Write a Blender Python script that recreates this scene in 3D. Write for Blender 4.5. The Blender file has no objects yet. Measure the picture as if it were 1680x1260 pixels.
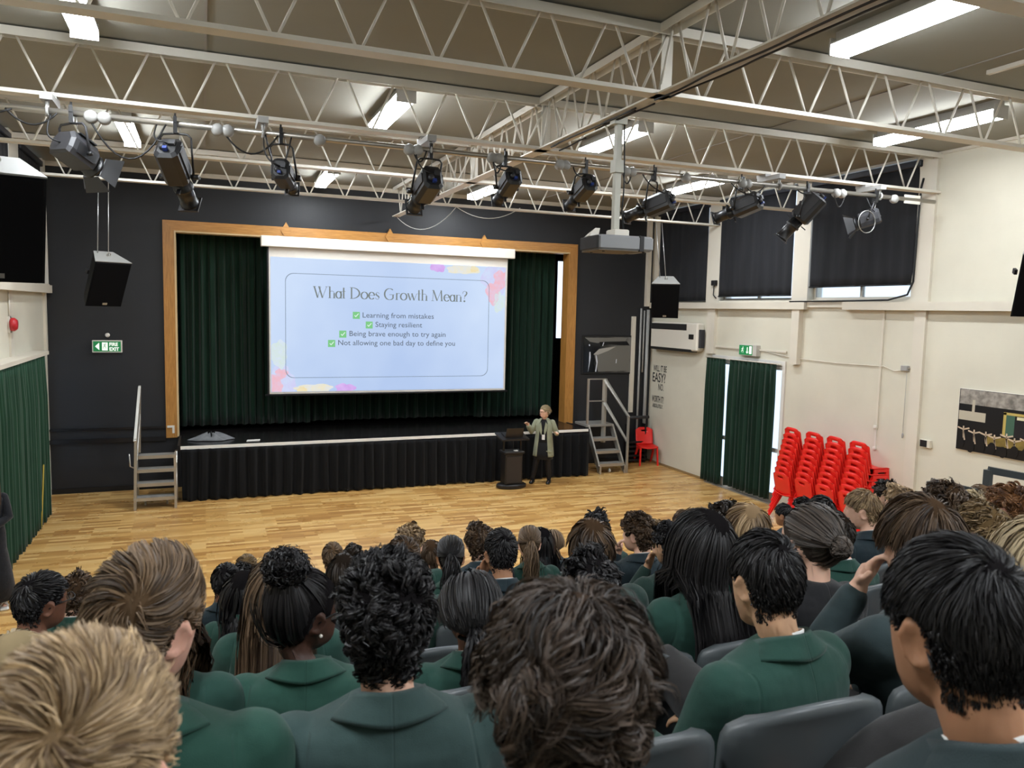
import bpy, math, random, numpy as np
from mathutils import Vector, Matrix, Euler
rng = np.random.default_rng(7)
random.seed(7)
SC = bpy.context.scene
COL = SC.collection
R = math.radians
# ------------------------------------------------------------------ camera
EYE = 3.6
def _axes(pitch, yaw, roll):
    f = Vector((math.sin(yaw)*math.cos(pitch), math.cos(yaw)*math.cos(pitch), math.sin(pitch)))
    r = Vector((math.cos(yaw), -math.sin(yaw), 0)); u = r.cross(f)
    return (r*math.cos(roll)+u*math.sin(roll), u*math.cos(roll)-r*math.sin(roll), f)
CR, CU, CF = _axes(R(-5.37842), R(21.93533), R(1.33024))
cam = bpy.data.cameras.new('camera'); camo = bpy.data.objects.new('camera', cam); COL.objects.link(camo)
camo.matrix_world = Matrix(((CR.x, CU.x, -CF.x, 0), (CR.y, CU.y, -CF.y, 0), (CR.z, CU.z, -CF.z, EYE), (0, 0, 0, 1)))
cam.sensor_width = 36.0; cam.lens = 1262.0/1680*36; cam.clip_start = 0.05; cam.clip_end = 200
cam.dof.use_dof = True; cam.dof.focus_distance = 7.0; cam.dof.aperture_fstop = 7.5
SC.camera = camo
# ------------------------------------------------------------------ world, exposure
w = bpy.data.worlds.new('world'); SC.world = w; w.use_nodes = True
bg = w.node_tree.nodes['Background']; bg.inputs[0].default_value = (0.72, 0.84, 1.0, 1); bg.inputs[1].default_value = 1.6
SC.view_settings.view_transform = 'Standard'; SC.view_settings.look = 'None'
SC.view_settings.gamma = 1.0; SC.view_settings.use_curve_mapping = False
SC.view_settings.exposure = 0.0
LAMP = 106.0          # radiance of the tube diffusers
SCREEN = 1.0
try:
    SC.cycles.max_bounces = 8; SC.cycles.diffuse_bounces = 5; SC.cycles.use_denoising = True
    SC.cycles.sample_clamp_indirect = 6.0
except Exception: pass
# ------------------------------------------------------------------ materials
def lin(c):
    if isinstance(c, str):
        c = c.lstrip('#'); c = [int(c[i:i+2], 16)/255 for i in (0, 2, 4)]
    return tuple(x/12.92 if x <= .04045 else ((x+.055)/1.055)**2.4 for x in c)
MATS = {}
class NT:
    def __init__(s, name):
        s.m = bpy.data.materials.new(name); s.m.use_nodes = True; s.t = s.m.node_tree; s.n = s.t.nodes
        s.b = s.n['Principled BSDF']
    def new(s, t, **k):
        n = s.n.new(t)
        for a, v in k.items(): setattr(n, a, v)
        return n
    def link(s, a, b): s.t.links.new(a, b)
    def coord(s, kind='Object', scale=(1, 1, 1)):
        c = s.new('ShaderNodeTexCoord'); m = s.new('ShaderNodeMapping'); m.inputs['Scale'].default_value = scale
        s.link(c.outputs[kind], m.inputs[0]); return m.outputs[0]
    def noise(s, vec, scale=5, detail=3, rough=.5):
        n = s.new('ShaderNodeTexNoise'); n.inputs['Scale'].default_value = scale; n.inputs['Detail'].default_value = detail
        n.inputs['Roughness'].default_value = rough; s.link(vec, n.inputs['Vector']); return n.outputs['Fac']
    def ramp(s, fac, stops):
        r = s.new('ShaderNodeValToRGB'); e = r.color_ramp.elements
        while len(e) < len(stops): e.new(.5)
        for el, (p, c) in zip(e, stops): el.position = p; el.color = (*c, 1)
        s.link(fac, r.inputs[0]); return r.outputs[0]
    def bump(s, h, strength=.3, dist=.01):
        b = s.new('ShaderNodeBump'); b.inputs['Strength'].default_value = strength; b.inputs['Distance'].default_value = dist
        s.link(h, b.inputs['Height']); s.link(b.outputs[0], s.b.inputs['Normal']); return b
    def math(s, op, a, b=None, c=None):
        n = s.new('ShaderNodeMath', operation=op)
        for i, v in enumerate((a, b, c)):
            if v is None: continue
            if isinstance(v, (int, float)): n.inputs[i].default_value = v
            else: s.link(v, n.inputs[i])
        return n.outputs[0]
def mat(name, col, rough=.6, metal=0, spec=.4, var=0, vscale=6, bump=0, bscale=60, bdist=.003, emit=0, stretch=(1, 1, 1), alpha=1):
    if name in MATS: return MATS[name]
    t = NT(name); c = lin(col); b = t.b
    b.inputs['Base Color'].default_value = (*c, 1); b.inputs['Roughness'].default_value = rough
    b.inputs['Metallic'].default_value = metal; b.inputs['Specular IOR Level'].default_value = spec
    if var or bump: v = t.coord(scale=stretch)
    if var:
        f = t.noise(v, vscale, 4)
        t.link(t.ramp(f, [(.3, tuple(x*(1-var) for x in c)), (.7, tuple(min(1, x*(1+var)) for x in c))]), b.inputs['Base Color'])
    if bump: t.bump(t.noise(v, bscale, 3), bump, bdist)
    if emit:
        b.inputs['Emission Color'].default_value = (*c, 1); b.inputs['Emission Strength'].default_value = emit
    MATS[name] = t.m; return t.m
# ------------------------------------------------------------------ mesh builder
class MB:
    def __init__(s): s.v = []; s.f = []; s.mi = []; s.cur = 0; s.sm = []; s.smooth = False
    def add(s, verts, faces):
        o = len(s.v); s.v.extend([tuple(x) for x in verts])
        for f in faces: s.f.append(tuple(i+o for i in f)); s.mi.append(s.cur); s.sm.append(s.smooth)
        return s
    def hexa(s, p):   # 8 corners: bottom 4 ccw, top 4 ccw
        return s.add(p, [(0, 3, 2, 1), (4, 5, 6, 7), (0, 1, 5, 4), (1, 2, 6, 5), (2, 3, 7, 6), (3, 0, 4, 7)])
    def box(s, x0, x1, y0, y1, z0, z1):
        return s.hexa([(x0, y0, z0), (x1, y0, z0), (x1, y1, z0), (x0, y1, z0), (x0, y0, z1), (x1, y0, z1), (x1, y1, z1), (x0, y1, z1)])
    def cbox(s, c, d, M=None):
        o = len(s.v); s.box(-d[0]/2, d[0]/2, -d[1]/2, d[1]/2, -d[2]/2, d[2]/2)
        for i in range(o, len(s.v)):
            p = Vector(s.v[i]); p = (M @ p if M else p)+Vector(c); s.v[i] = tuple(p)
        return s
    def rbox(s, x0, x1, y0, y1, z0, z1, r=.01):   # chamfered box
        a = [(x0, y0), (x1, y0), (x1, y1), (x0, y1)]
        def ring(z, i):
            return [(x0+i+r, y0+i, z), (x1-i-r, y0+i, z), (x1-i, y0+i+r, z), (x1-i, y1-i-r, z), (x1-i-r, y1-i, z), (x0+i+r, y1-i, z), (x0+i, y1-i-r, z), (x0+i, y0+i+r, z)]
        return s.loft([ring(z0, r), ring(z0+r, 0), ring(z1-r, 0), ring(z1, r)])
    def loft(s, rings, cap=True, closed=True):
        n = len(rings[0]); v = [p for r in rings for p in r]; f = []
        for k in range(len(rings)-1):
            for i in range(n if closed else n-1):
                j = (i+1) % n; f.append((k*n+i, k*n+j, (k+1)*n+j, (k+1)*n+i))
        if cap: f.append(tuple(range(n-1, -1, -1))); f.append(tuple((len(rings)-1)*n+i for i in range(n)))
        return s.add(v, f)
    def beam(s, p, q, w, h=None, up=(0, 0, 1)):
        p, q = Vector(p), Vector(q); d = (q-p).normalized(); u = Vector(up)
        if abs(d.dot(u)) > .98: u = Vector((0, 1, 0))
        a = d.cross(u).normalized(); u = a.cross(d); h = h or w
        c = [a*(-w/2)-u*(h/2), a*(w/2)-u*(h/2), a*(w/2)+u*(h/2), a*(-w/2)+u*(h/2)]
        return s.hexa([p+x for x in c]+[q+x for x in c])
    def tube(s, pts, r, n=8, cap=True, scale=None):
        pts = [Vector(p) for p in pts]; m = len(pts); rr = [r]*m if isinstance(r, (int, float)) else r
        prev = None; rings = []
        for i, p in enumerate(pts):
            d = (pts[min(i+1, m-1)]-pts[max(i-1, 0)]).normalized()
            if prev is None:
                a = d.cross(Vector((0, 0, 1)) if abs(d.z) < .95 else Vector((0, 1, 0))).normalized()
            else:
                a = (prev-d*prev.dot(d)).normalized()
            prev = a; b = d.cross(a)
            rings.append([p+(a*math.cos(t)+b*math.sin(t))*rr[i] for t in [2*math.pi*k/n for k in range(n)]])
        o = s.smooth; s.smooth = True; s.loft(rings, cap); s.smooth = o
        return s
    def cyl(s, p, q, r, n=12, r2=None): return s.tube([p, q], [r, r if r2 is None else r2], n)
    def lathe(s, prof, n=16, M=None):   # prof list of (r, z)
        rings = []
        for r, z in prof:
            rg = [Vector((r*math.cos(2*math.pi*k/n), r*math.sin(2*math.pi*k/n), z)) for k in range(n)]
            rings.append([tuple(M @ x) if M else tuple(x) for x in rg])
        o = s.smooth; s.smooth = True; s.loft(rings); s.smooth = o; return s
    def prism(s, poly, h, M=None):      # poly in xy, extruded along z 0..h
        n = len(poly); v = [Vector((x, y, 0)) for x, y in poly]+[Vector((x, y, h)) for x, y in poly]
        v = [tuple(M @ x) if M else tuple(x) for x in v]
        f = [tuple(range(n-1, -1, -1)), tuple(range(n, 2*n))]+[(i, (i+1) % n, n+(i+1) % n, n+i) for i in range(n)]
        return s.add(v, f)
    def sphere(s, c, r, n=12, m=8, M=None):
        rr = r if hasattr(r, '__len__') else (r, r, r); rings = []
        for k in range(m+1):
            t = math.pi*(.02+.96*k/m); rings.append([])
            for i in range(n):
                p = 2*math.pi*i/n; q = Vector((rr[0]*math.sin(t)*math.cos(p), rr[1]*math.sin(t)*math.sin(p), -rr[2]*math.cos(t)))
                rings[-1].append(tuple((M @ q if M else q)+Vector(c)))
        o = s.smooth; s.smooth = True; s.loft(rings); s.smooth = o; return s
    def mesh(s, name, mats, smooth=None):
        me = bpy.data.meshes.new(name); me.from_pydata(s.v, [], s.f)
        for m in (mats if isinstance(mats, (list, tuple)) else [mats]): me.materials.append(m)
        if any(s.mi): me.polygons.foreach_set('material_index', s.mi)
        me.polygons.foreach_set('use_smooth', [smooth]*len(s.f) if smooth is not None else s.sm)
        me.update(); return me
    def obj(s, name, mats, parent=None, smooth=None, world=True):
        if parent is not None and world:
            Mi = parent_world(parent).inverted(); s.v = [tuple(Mi @ Vector(p)) for p in s.v]
        o = bpy.data.objects.new(name, s.mesh(name, mats, smooth)); COL.objects.link(o)
        if parent is not None: o.parent = parent
        return o
def parent_world(o):
    M = Matrix.Identity(4)
    while o is not None:
        M = o.matrix_basis @ M; o = o.parent
    return M
def tag(o, label=None, cat=None, group=None, kind=None):
    if label: o['label'] = label
    if cat: o['category'] = cat
    if group: o['group'] = group
    if kind: o['kind'] = kind
    return o
def thing(name, loc=(0, 0, 0), rz=0, label=None, cat=None, group=None, kind=None, rot=None):
    o = bpy.data.objects.new(name, None); o.empty_display_size = .1; COL.objects.link(o); o.location = loc
    o.rotation_euler = rot if rot else (0, 0, rz)
    return tag(o, label, cat, group, kind)
def struct(name, mb, m, parent=None, smooth=None):
    o = mb.obj(name, m, parent, smooth)
    if parent is None: o['kind'] = 'structure'
    return o
def part(name, me, parent, loc=(0, 0, 0), rot=(0, 0, 0)):
    o = bpy.data.objects.new(name, me); COL.objects.link(o); o.parent = parent; o.location = loc; o.rotation_euler = rot; return o
def copy_tree(o, parent=None):
    c = o.copy(); COL.objects.link(c)
    if parent is not None: c.parent = parent
    for ch in list(o.children): copy_tree(ch, c)
    return c
def arc(c, r, a0, a1, n, plane='xz'):
    out = []
    for k in range(n+1):
        a = a0+(a1-a0)*k/n; x, y = r*math.cos(a), r*math.sin(a)
        out.append((c[0]+x, c[1], c[2]+y) if plane == 'xz' else (c[0]+x, c[1]+y, c[2]) if plane == 'xy' else (c[0], c[1]+x, c[2]+y))
    return out
XL, XR, YB, YN, ZC = -2.66, 10.2, 16.26, -2.6, 6.1   # room
# ================================================================== setting
# floor: strip parquet
def floor_mat():
    t = NT('beech strip floor'); v = t.coord('Object', (1, 1, 1))
    br = t.new('ShaderNodeTexBrick'); br.offset = .37; br.offset_frequency = 2
    for k, val in (('Scale', 1.0), ('Mortar Size', .0012), ('Brick Width', .55), ('Row Height', .085), ('Bias', 0.0)): br.inputs[k].default_value = val
    br.inputs['Color1'].default_value = (0, 0, 0, 1); br.inputs['Color2'].default_value = (1, 1, 1, 1); br.inputs['Mortar'].default_value = (.3, .3, .3, 1)
    t.link(v, br.inputs['Vector'])
    g = t.noise(t.coord('Object', (1.2, 30, 1)), 3, 2); big = t.noise(v, .5, 2)
    f = t.math('ADD', t.math('MULTIPLY', br.outputs['Color'], .78), t.math('MULTIPLY', g, .09))
    f = t.math('ADD', f, t.math('MULTIPLY', big, .06))
    c = t.ramp(f, [(.12, lin('#a87a42')), (.5, lin('#c99d5c')), (.85, lin('#dab475'))])
    t.link(c, t.b.inputs['Base Color']); t.b.inputs['Roughness'].default_value = .3; t.b.inputs['Specular IOR Level'].default_value = .45
    r = t.ramp(t.noise(v, 2.2, 4), [(.3, (.24,)*3), (.7, (.36,)*3)]); t.link(r, t.b.inputs['Roughness'])
    t.bump(br.outputs['Fac'], -.15, .001); return t.m
def wall_mat(name, col, brick=True, rough=.65, var=.05):
    t = NT(name); c = lin(col); v = t.coord('Object')
    sw = t.new('ShaderNodeSeparateXYZ'); t.link(v, sw.inputs[0]); cb = t.new('ShaderNodeCombineXYZ')
    t.link(t.math('ADD', sw.outputs[0], sw.outputs[1]), cb.inputs[0]); t.link(sw.outputs[2], cb.inputs[1])
    t.link(t.ramp(t.noise(v, 1.3, 4), [(.3, tuple(x*(1-var) for x in c)), (.7, tuple(x*(1+var) for x in c))]), t.b.inputs['Base Color'])
    t.b.inputs['Roughness'].default_value = rough; t.b.inputs['Specular IOR Level'].default_value = .35
    if brick:
        br = t.new('ShaderNodeTexBrick')
        for k, val in (('Scale', 1.0), ('Mortar Size', .012), ('Brick Width', .45), ('Row Height', .225)): br.inputs[k].default_value = val
        t.link(cb.outputs[0], br.inputs['Vector'])
        h = t.math('ADD', t.math('MULTIPLY', br.outputs['Fac'], -.5), t.math('MULTIPLY', t.noise(v, 45, 3), .5)); t.bump(h, .16, .004)
    else: t.bump(t.noise(v, 60, 3), .12, .003)
    return t.m
M_FLOOR = floor_mat()
M_CREAM = wall_mat('cream painted wall', '#ccc7b6'); M_CREAM2 = wall_mat('cream painted trim', '#cfc8b9', False, .5)
M_DARK = wall_mat('charcoal painted wall', '#252629', True, .5); M_BLACK = mat('black paint', '#141416', .5)
M_CEIL = wall_mat('ceiling board', '#8b897f', False, .9, .03)
M_WHITE = mat('white steel paint', '#d8d3c8', .45, var=.04, vscale=4)
M_GREYBOX = mat('light grey steel', '#9d9c99', .45); M_ALU = mat('aluminium', '#b9b6ae', .38, .75, bump=.08, bscale=200)
M_STEEL = mat('galvanised tube', '#b5b0a8', .3, .85)
M_GLASSFROST = mat('frosted pane', '#c9d6e8', .25, spec=.5)
fl = MB().box(XL-.3, XR+.3, YN-.2, YB+.3, -.12, 0); struct('floor', fl, M_FLOOR)
struct('ceiling', MB().box(XL-.3, XR+.3, YN-.2, YB+.3, ZC, ZC+.12), M_CEIL)
struct('wall_rear', MB().box(XL-.3, XR+.3, YN-.3, YN, 0, ZC), M_CREAM)
# dark stage wall with its proscenium opening (x -0.5..7.9, z 1.08..4.99)
PX0, PX1, PZ0, PZ1 = -.49, 7.9, 1.02, 4.99
wb = MB().box(XL-.3, PX0, YB, YB+.25, 0, ZC).box(PX1, XR+.3, YB, YB+.25, 0, ZC).box(PX0, PX1, YB, YB+.25, PZ1, ZC).box(PX0, PX1, YB, YB+.25, 0, PZ0)
struct('wall_stage', wb, M_DARK)
# side walls with window and door openings; list of (y0,y1,z0,z1) holes
def holed(x0, x1, holes, y0, y1, z0, z1):
    mb = MB(); ys = sorted({y0, y1}|{h[0] for h in holes}|{h[1] for h in holes})
    for a, b in zip(ys[:-1], ys[1:]):
        cuts = sorted([(h[2], h[3]) for h in holes if h[0] <= a+1e-6 and h[1] >= b-1e-6]); z = z0
        for c, d in cuts:
            if c > z+1e-4: mb.box(x0, x1, a, b, z, c)
            z = d
        if z < z1-1e-4: mb.box(x0, x1, a, b, z, z1)
    return mb
WR = [(14.08, 15.95), (11.42, 13.62), (8.84, 11.02)]
holesR = [(a, b, 3.93, 6.06) for a, b in WR]+[(11.5, 13.75, 0, 2.78)]
struct('wall_right', holed(XR, XR+.3, holesR, YN-.2, YB+.3, 0, ZC), M_CREAM)
WLF = [(14.1, 15.98), (11.42, 13.45)]
holesL = [(a, b, 3.93, 6.06) for a, b in WLF]+[(14.2, 16.0, .4, 2.7)]
struct('wall_left', holed(XL-.3, XL, holesL, YN-.2, YB+.3, 0, ZC), M_CREAM)
# window frames and panes
def window(name, x, y0, y1, z0, z1, s):
    f = MB(); w = .05
    f.box(min(x+s*.10, x+s*.16), max(x+s*.10, x+s*.16), y0, y0+w, z0, z1).box(min(x+s*.10, x+s*.16), max(x+s*.10, x+s*.16), y1-w, y1, z0, z1)
    f.box(min(x+s*.10, x+s*.16), max(x+s*.10, x+s*.16), y0+w, y1-w, z0, z0+w).box(min(x+s*.10, x+s*.16), max(x+s*.10, x+s*.16), y0+w, y1-w, z1-w, z1)
    f.box(min(x+s*.10, x+s*.16), max(x+s*.10, x+s*.16), (y0+y1)/2-.025, (y0+y1)/2+.025, z0+w, z1-w)
    o = struct(name, f, M_CREAM2)
    for k, (a, b) in enumerate(((y0+w, (y0+y1)/2-.025), ((y0+y1)/2+.025, y1-w))):
        g = MB().box(min(x+s*.12, x+s*.13), max(x+s*.12, x+s*.13), a, b, z0+w, z1-w).obj('pane', M_PANE, o)
    return o
def pane_mat():
    t = NT('window pane'); t.b.inputs['Base Color'].default_value = (.86, .93, 1, 1); t.b.inputs['Roughness'].default_value = .35
    t.b.inputs['Transmission Weight'].default_value = 1.0; t.b.inputs['IOR'].default_value = 1.1; return t.m
M_PANE = pane_mat()
for i, (a, b) in enumerate(WR): window('window_%d' % (i+1), XR, a, b, 3.93, 6.06, 1)
for i, (a, b) in enumerate(WLF): window('window_%d' % (i+4), XL, a, b, 3.93, 6.06, -1)
window('window_6', XL, 14.2, 16.0, .4, 2.7, -1)
# ledges, pilasters, casing (structure trims)
tr = MB().box(XR-.13, XR, 11.0, 16.2, 3.76, 3.89); struct('trim_1', tr, M_CREAM2)
struct('trim_2', MB().box(XR-.13, XR, YN, 10.1, 3.76, 3.89), M_CREAM2)
struct('trim_3', MB().box(XR-.06, XR, 10.1, 11.0, 3.8, 3.89), M_CREAM2)
struct('trim_4', MB().box(XL, XL+.13, YN, 16.16, 3.74, 3.88).box(XL, XL+.1, 15.0, 16.1, 3.88, 3.9), M_CREAM2)
n = 5
for a, b, z0, z1, d in ((13.62, 14.05, 3.89, 6.1, .05), (11.02, 11.42, 3.89, 6.1, .05), (8.5, 8.82, 3.89, 6.1, .05), (15.97, 16.26, 3.89, 6.1, .04), (13.68, 13.95, 2.8, 3.76, .07), (11.14, 11.33, 2.75, 3.76, .1), (8.52, 8.72, 0, 3.76, .05)):
    struct('trim_%d' % n, MB().box(XR-d, XR, a, b, z0, z1), M_CREAM2); n += 1
for a, b, z0, z1, d in ((13.45, 14.08, 3.88, 6.1, .06), (10.9, 11.4, 3.88, 6.1, .06), (15.98, 16.06, 3.88, 6.1, .06), (13.3, 13.5, 2.75, 3.74, .03), (16.0, 16.14, 2.7, 3.74, .04)):
    struct('trim_%d' % n, MB().box(XL, XL+d, a, b, z0, z1), M_CREAM2); n += 1
# window sill boards showing white under the blinds, skirting along the right wall, ceiling joint strips
struct('trim_%d' % n, MB().box(XR-.02, XR+.1, 8.84, 11.02, 3.895, 3.93).box(XR-.02, XR+.1, 11.42, 13.62, 3.895, 3.93), M_CREAM2); n += 1
struct('baseboard_right', MB().box(XR-.015, XR, 13.8, YB, 0, .05).box(XR-.015, XR, YN, 11.45, 0, .05), mat('oak skirting', '#8d744f', .5))
struct('trim_%d' % n, MB().box(XL, XR, YB-.05, YB, 6.02, 6.1), M_CREAM2); n += 1
struct('trim_%d' % n, MB().box(XR-.04, XR, YN, YB, 6.06, 6.1), M_CREAM2); n += 1
M_JOINT = mat('ceiling joint strip', '#8a857e', .8)
for xx in (0.06, 7.0):
    struct('trim_%d' % n, MB().box(xx-.012, xx+.012, YN, YB-.05, 6.09, 6.1), M_JOINT); n += 1
# dado rails on the dark wall beside the stage
struct('trim_%d' % n, MB().box(XL, PX0-.2, YB-.05, YB, 1.19, 1.23).box(XL, PX0-.2, YB-.07, YB, .95, 1.03), mat('black gloss rail', '#1b1b1e', .25)); n += 1
struct('baseboard_stage', MB().box(XL, -.6, YB-.02, YB, 0, .1).box(8.0, XR, YB-.02, YB, 0, .1), M_BLACK)
# white conduit post in the right corner, pale strip lower down
struct('trim_%d' % n, MB().box(9.96, 10.06, YB-.1, YB, 3.8, 6.1), M_CREAM2); n += 1
struct('trim_%d' % n, MB().box(9.62, 9.72, YB-.06, YB, 1.22, 3.55), M_CREAM2); n += 1
struct('trim_%d' % n, MB().cyl((9.86, YB-.05, .1), (9.86, YB-.05, 3.75), .025).cyl((9.95, YB-.05, 2.2), (9.95, YB-.05, 3.7), .02).cyl((10.05, YB-.06, .1), (10.05, YB-.06, 3.72), .04), M_GREYBOX); n += 1
struct('trim_%d' % n, MB().box(XL+.06, XL+.12, 15.84, 15.9, 3.9, 6.05), M_WHITE); n += 1
# stage box behind the opening
SB = 19.2
st = MB().box(PX0-.6, PX1+2.0, SB, SB+.1, 0, 5.6)
stw = MB().box(PX0-.7, PX0-.6, YB+.25, SB, 0, 5.6).box(PX1+2.0, PX1+2.1, YB+.25, SB, 0, 5.6)
stb = MB()
for x0, x1, z0, z1 in ((PX0-.6, 9.0, 0, 5.6), (9.36, PX1+2.0, 0, 5.6), (9.0, 9.36, 0, 2.9), (9.0, 9.36, 5.0, 5.6)): stb.box(x0, x1, SB, SB+.1, z0, z1)
struct('wall_backstage', stb, M_BLACK); struct('wall_wings', stw, M_BLACK)
struct('ceiling_stage', MB().box(PX0-.7, PX1+2.1, YB+.25, SB+.1, 5.6, 5.7), M_BLACK)
# ================================================================== stage, proscenium
M_STAGE = mat('black stage boards', '#1d1b1b', .22, var=.25, vscale=3, spec=.5)
stg = thing('stage', (3.7, 15.7, 0), label='raised black stage floor with a white front edge', cat='stage')
MB().box(-.42, 7.93, 15.09, YB-.005, .94, 1.02).box(PX0+.035, PX1-.035, YB-.005, YB+.26, .94, 1.021).box(PX0-.55, PX1+1.95, YB+.26, SB-.01, .94, 1.02).obj('deck', M_STAGE, stg)
MB().hexa([(-.41, 15.06, .955), (7.93, 15.075, .985), (7.93, 15.09, .985), (-.41, 15.09, .955), (-.41, 15.06, 1.012), (7.93, 15.075, 1.04), (7.93, 15.09, 1.04), (-.41, 15.09, 1.012)]).obj('nosing', mat('white edge strip', '#efece4', .5), stg, smooth=False)['label'] = 'white nosing strip'
for x in (-.46, 7.93): MB().box(x, x+.04, 15.09, YB-.01, .92, 1.03).obj('side_board', M_BLACK, stg)
# pleated skirt
def curtain(name, x0, x1, z0, z1, y, folds, amp, m, parent=None, axis='x', seed=1, nz=14, taper=0, hang=0, flip=1, lean=0):
    rs = np.random.default_rng(seed); per = 10; nx = int(folds*per)
    u = np.linspace(0, 1, nx+1); ph = np.cumsum(rs.uniform(.6, 1.4, nx+1)); ph = ph/ph[-1]*folds*2*np.pi
    a = amp*(0.65+.55*np.interp(u, np.linspace(0, 1, int(folds)+2), rs.uniform(.3, 1.3, int(folds)+2)))
    prof = np.sin(ph)*a+.35*a*np.sin(2.3*ph+1)
    jit = np.interp(u, np.linspace(0, 1, int(folds)+2), rs.uniform(-1, 1, int(folds)+2))
    V = []; F = []
    for k in range(nz+1):
        t = k/nz; z = z1+(z0-z1)*t
        sc = .45+.55*min(1, t*4); sh = .03*jit*t*t+lean*t
        zz = z+(hang*jit*.5 if k == nz else 0)
        for i in range(nx+1):
            X = x0+(x1-x0)*u[i]+sh[i]; Yv = y+prof[i]*sc+taper*t
            V.append((X, Yv, zz if k < nz else zz[i] if hasattr(zz, '__len__') else zz) if axis == 'x' else (Yv, X, zz if k < nz else zz[i] if hasattr(zz, '__len__') else zz))
    W = nx+1; N = len(V)
    off = .006
    V2 = [((p[0], p[1]+off, p[2]) if axis == 'x' else (p[0]+off, p[1], p[2])) for p in V]
    for k in range(nz):
        for i in range(nx):
            q = (k*W+i, k*W+i+1, (k+1)*W+i+1, (k+1)*W+i); F.append(q); F.append(tuple(N+j for j in reversed(q)))
    for i in range(nx): F.append((nz*W+i, nz*W+i+1, N+nz*W+i+1, N+nz*W+i)); F.append((i+1, i, N+i, N+i+1))
    for k in range(nz): F.append((k*W, (k+1)*W, N+(k+1)*W, N+k*W)); F.append(((k+1)*W+nx, k*W+nx, N+k*W+nx, N+(k+1)*W+nx))
    mb = MB(); mb.smooth = True; mb.add(V+V2, F); return mb.obj(name, m, parent)
def velvet(name, col, sheen=.3):
    t = NT(name); c = lin(col); v = t.coord('Object', (1, 1, .15))
    t.link(t.ramp(t.noise(v, 9, 3), [(.3, tuple(x*.8 for x in c)), (.7, tuple(x*1.2 for x in c))]), t.b.inputs['Base Color'])
    t.b.inputs['Roughness'].default_value = .85; t.b.inputs['Specular IOR Level'].default_value = .15; t.b.inputs['Sheen Weight'].default_value = sheen
    t.bump(t.noise(t.coord(), 250, 2), .15, .001); return t.m
M_GREEN = velvet('dark green velvet', '#142c20', .15); M_GREENL = velvet('green cotton drape', '#1f3d2c', .1); M_BLKCLOTH = velvet('black stage cloth', '#0e0f11', .08)
sk = curtain('stage_skirt', -.4, 7.93, .02, .96, 15.03, 38, .04, M_BLKCLOTH, seed=3, hang=.03, taper=-.03)
tag(sk, 'black gathered cloth skirt hanging along the stage front', 'skirt')
# oak proscenium frame
def wood_mat(name, c0, c1, sc=(1, 1, 1)):
    t = NT(name); v = t.coord('Object', sc)
    t.link(t.ramp(t.noise(v, 4, 6, .65), [(.3, lin(c0)), (.7, lin(c1))]), t.b.inputs['Base Color']); t.b.inputs['Roughness'].default_value = .4
    t.bump(t.noise(v, 20, 4), .1, .002); return t.m
M_OAKV = wood_mat('oak upright grain', '#96662f', '#bb8643', (14, 14, 1)); M_OAKH = wood_mat('oak level grain', '#9d6a2f', '#c28b45', (1, 14, 14))
pf = thing('proscenium_frame', (3.7, YB, 1.02), label='golden oak frame around the stage opening with diamond studs', cat='frame')
def fpiece(pts, m, nm):
    MB().prism(pts, .05, Matrix(((1, 0, 0, 0), (0, 0, -1, YB), (0, 1, 0, 0), (0, 0, 0, 1)))).obj(nm, m, pf)
OX0, OX1, OZ1 = -.69, 8.1, 5.18
fpiece([(OX0, 1.0), (PX0, 1.0), (PX0, PZ1), (OX0, OZ1)], M_OAKV, 'jamb')
fpiece([(PX1, 1.0), (OX1, 1.0), (OX1, OZ1), (PX1, PZ1)], M_OAKV, 'jamb')
ds = [(1.57, 5.085), (3.68, 5.085), (5.79, 5.075)]
xs = [OX0]+[d[0] for d in ds]+[OX1]
for i in range(4):
    a, b = xs[i], xs[i+1]; ai = PX0 if i == 0 else a+.004; bi = PX1 if i == 3 else b-.004
    fpiece([(ai, PZ1), (bi, PZ1), (b-(.004 if i < 3 else 0), OZ1), (a+(.004 if i > 0 else 0), OZ1)], M_OAKH, 'head_board')
for x, z in ds:
    MB().prism([(x, z-.15), (x+.10, z+.02), (x, z+.19), (x-.10, z+.02)], .075, Matrix(((1, 0, 0, 0), (0, 0, -1, YB), (0, 1, 0, 0), (0, 0, 0, 1)))).obj('diamond', M_OAKH, pf)
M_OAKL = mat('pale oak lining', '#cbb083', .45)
MB().box(PX0, PX0+.03, YB-.055, YB+.25, 1.022, PZ1-.03).obj('lining', M_OAKL, pf)
MB().box(PX1-.03, PX1, YB-.055, YB+.25, 1.022, PZ1-.03).obj('lining', M_OAKV, pf)
MB().box(PX0, PX1, YB-.055, YB+.25, PZ1-.03, PZ1).obj('lining', M_OAKL, pf)
MB().box(-.67, -.54, YB-.07, YB-.05, 1.2, 1.24).box(-.58, -.54, YB-.07, YB-.05, 1.09, 1.2).obj('socket_bracket', M_WHITE, pf)
# stage curtains
c = curtain('stage_curtain', PX0-.2, 2.1, 1.12, 5.2, 16.9, 15, .07, M_GREEN, seed=11); tag(c, 'dark green velvet stage curtain left of the projection screen', 'curtain')
c = curtain('stage_curtain', 5.9, 7.86, 1.12, 5.2, 16.9, 11, .07, M_GREEN, seed=12); tag(c, 'dark green velvet stage curtain right of the screen behind the standing woman', 'curtain')
c = curtain('stage_curtain', 1.5, 6.5, 1.1, 5.2, 17.25, 24, .06, M_GREEN, seed=13); tag(c, 'dark green rear curtain seen in the strip below the projection screen', 'curtain')
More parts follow.
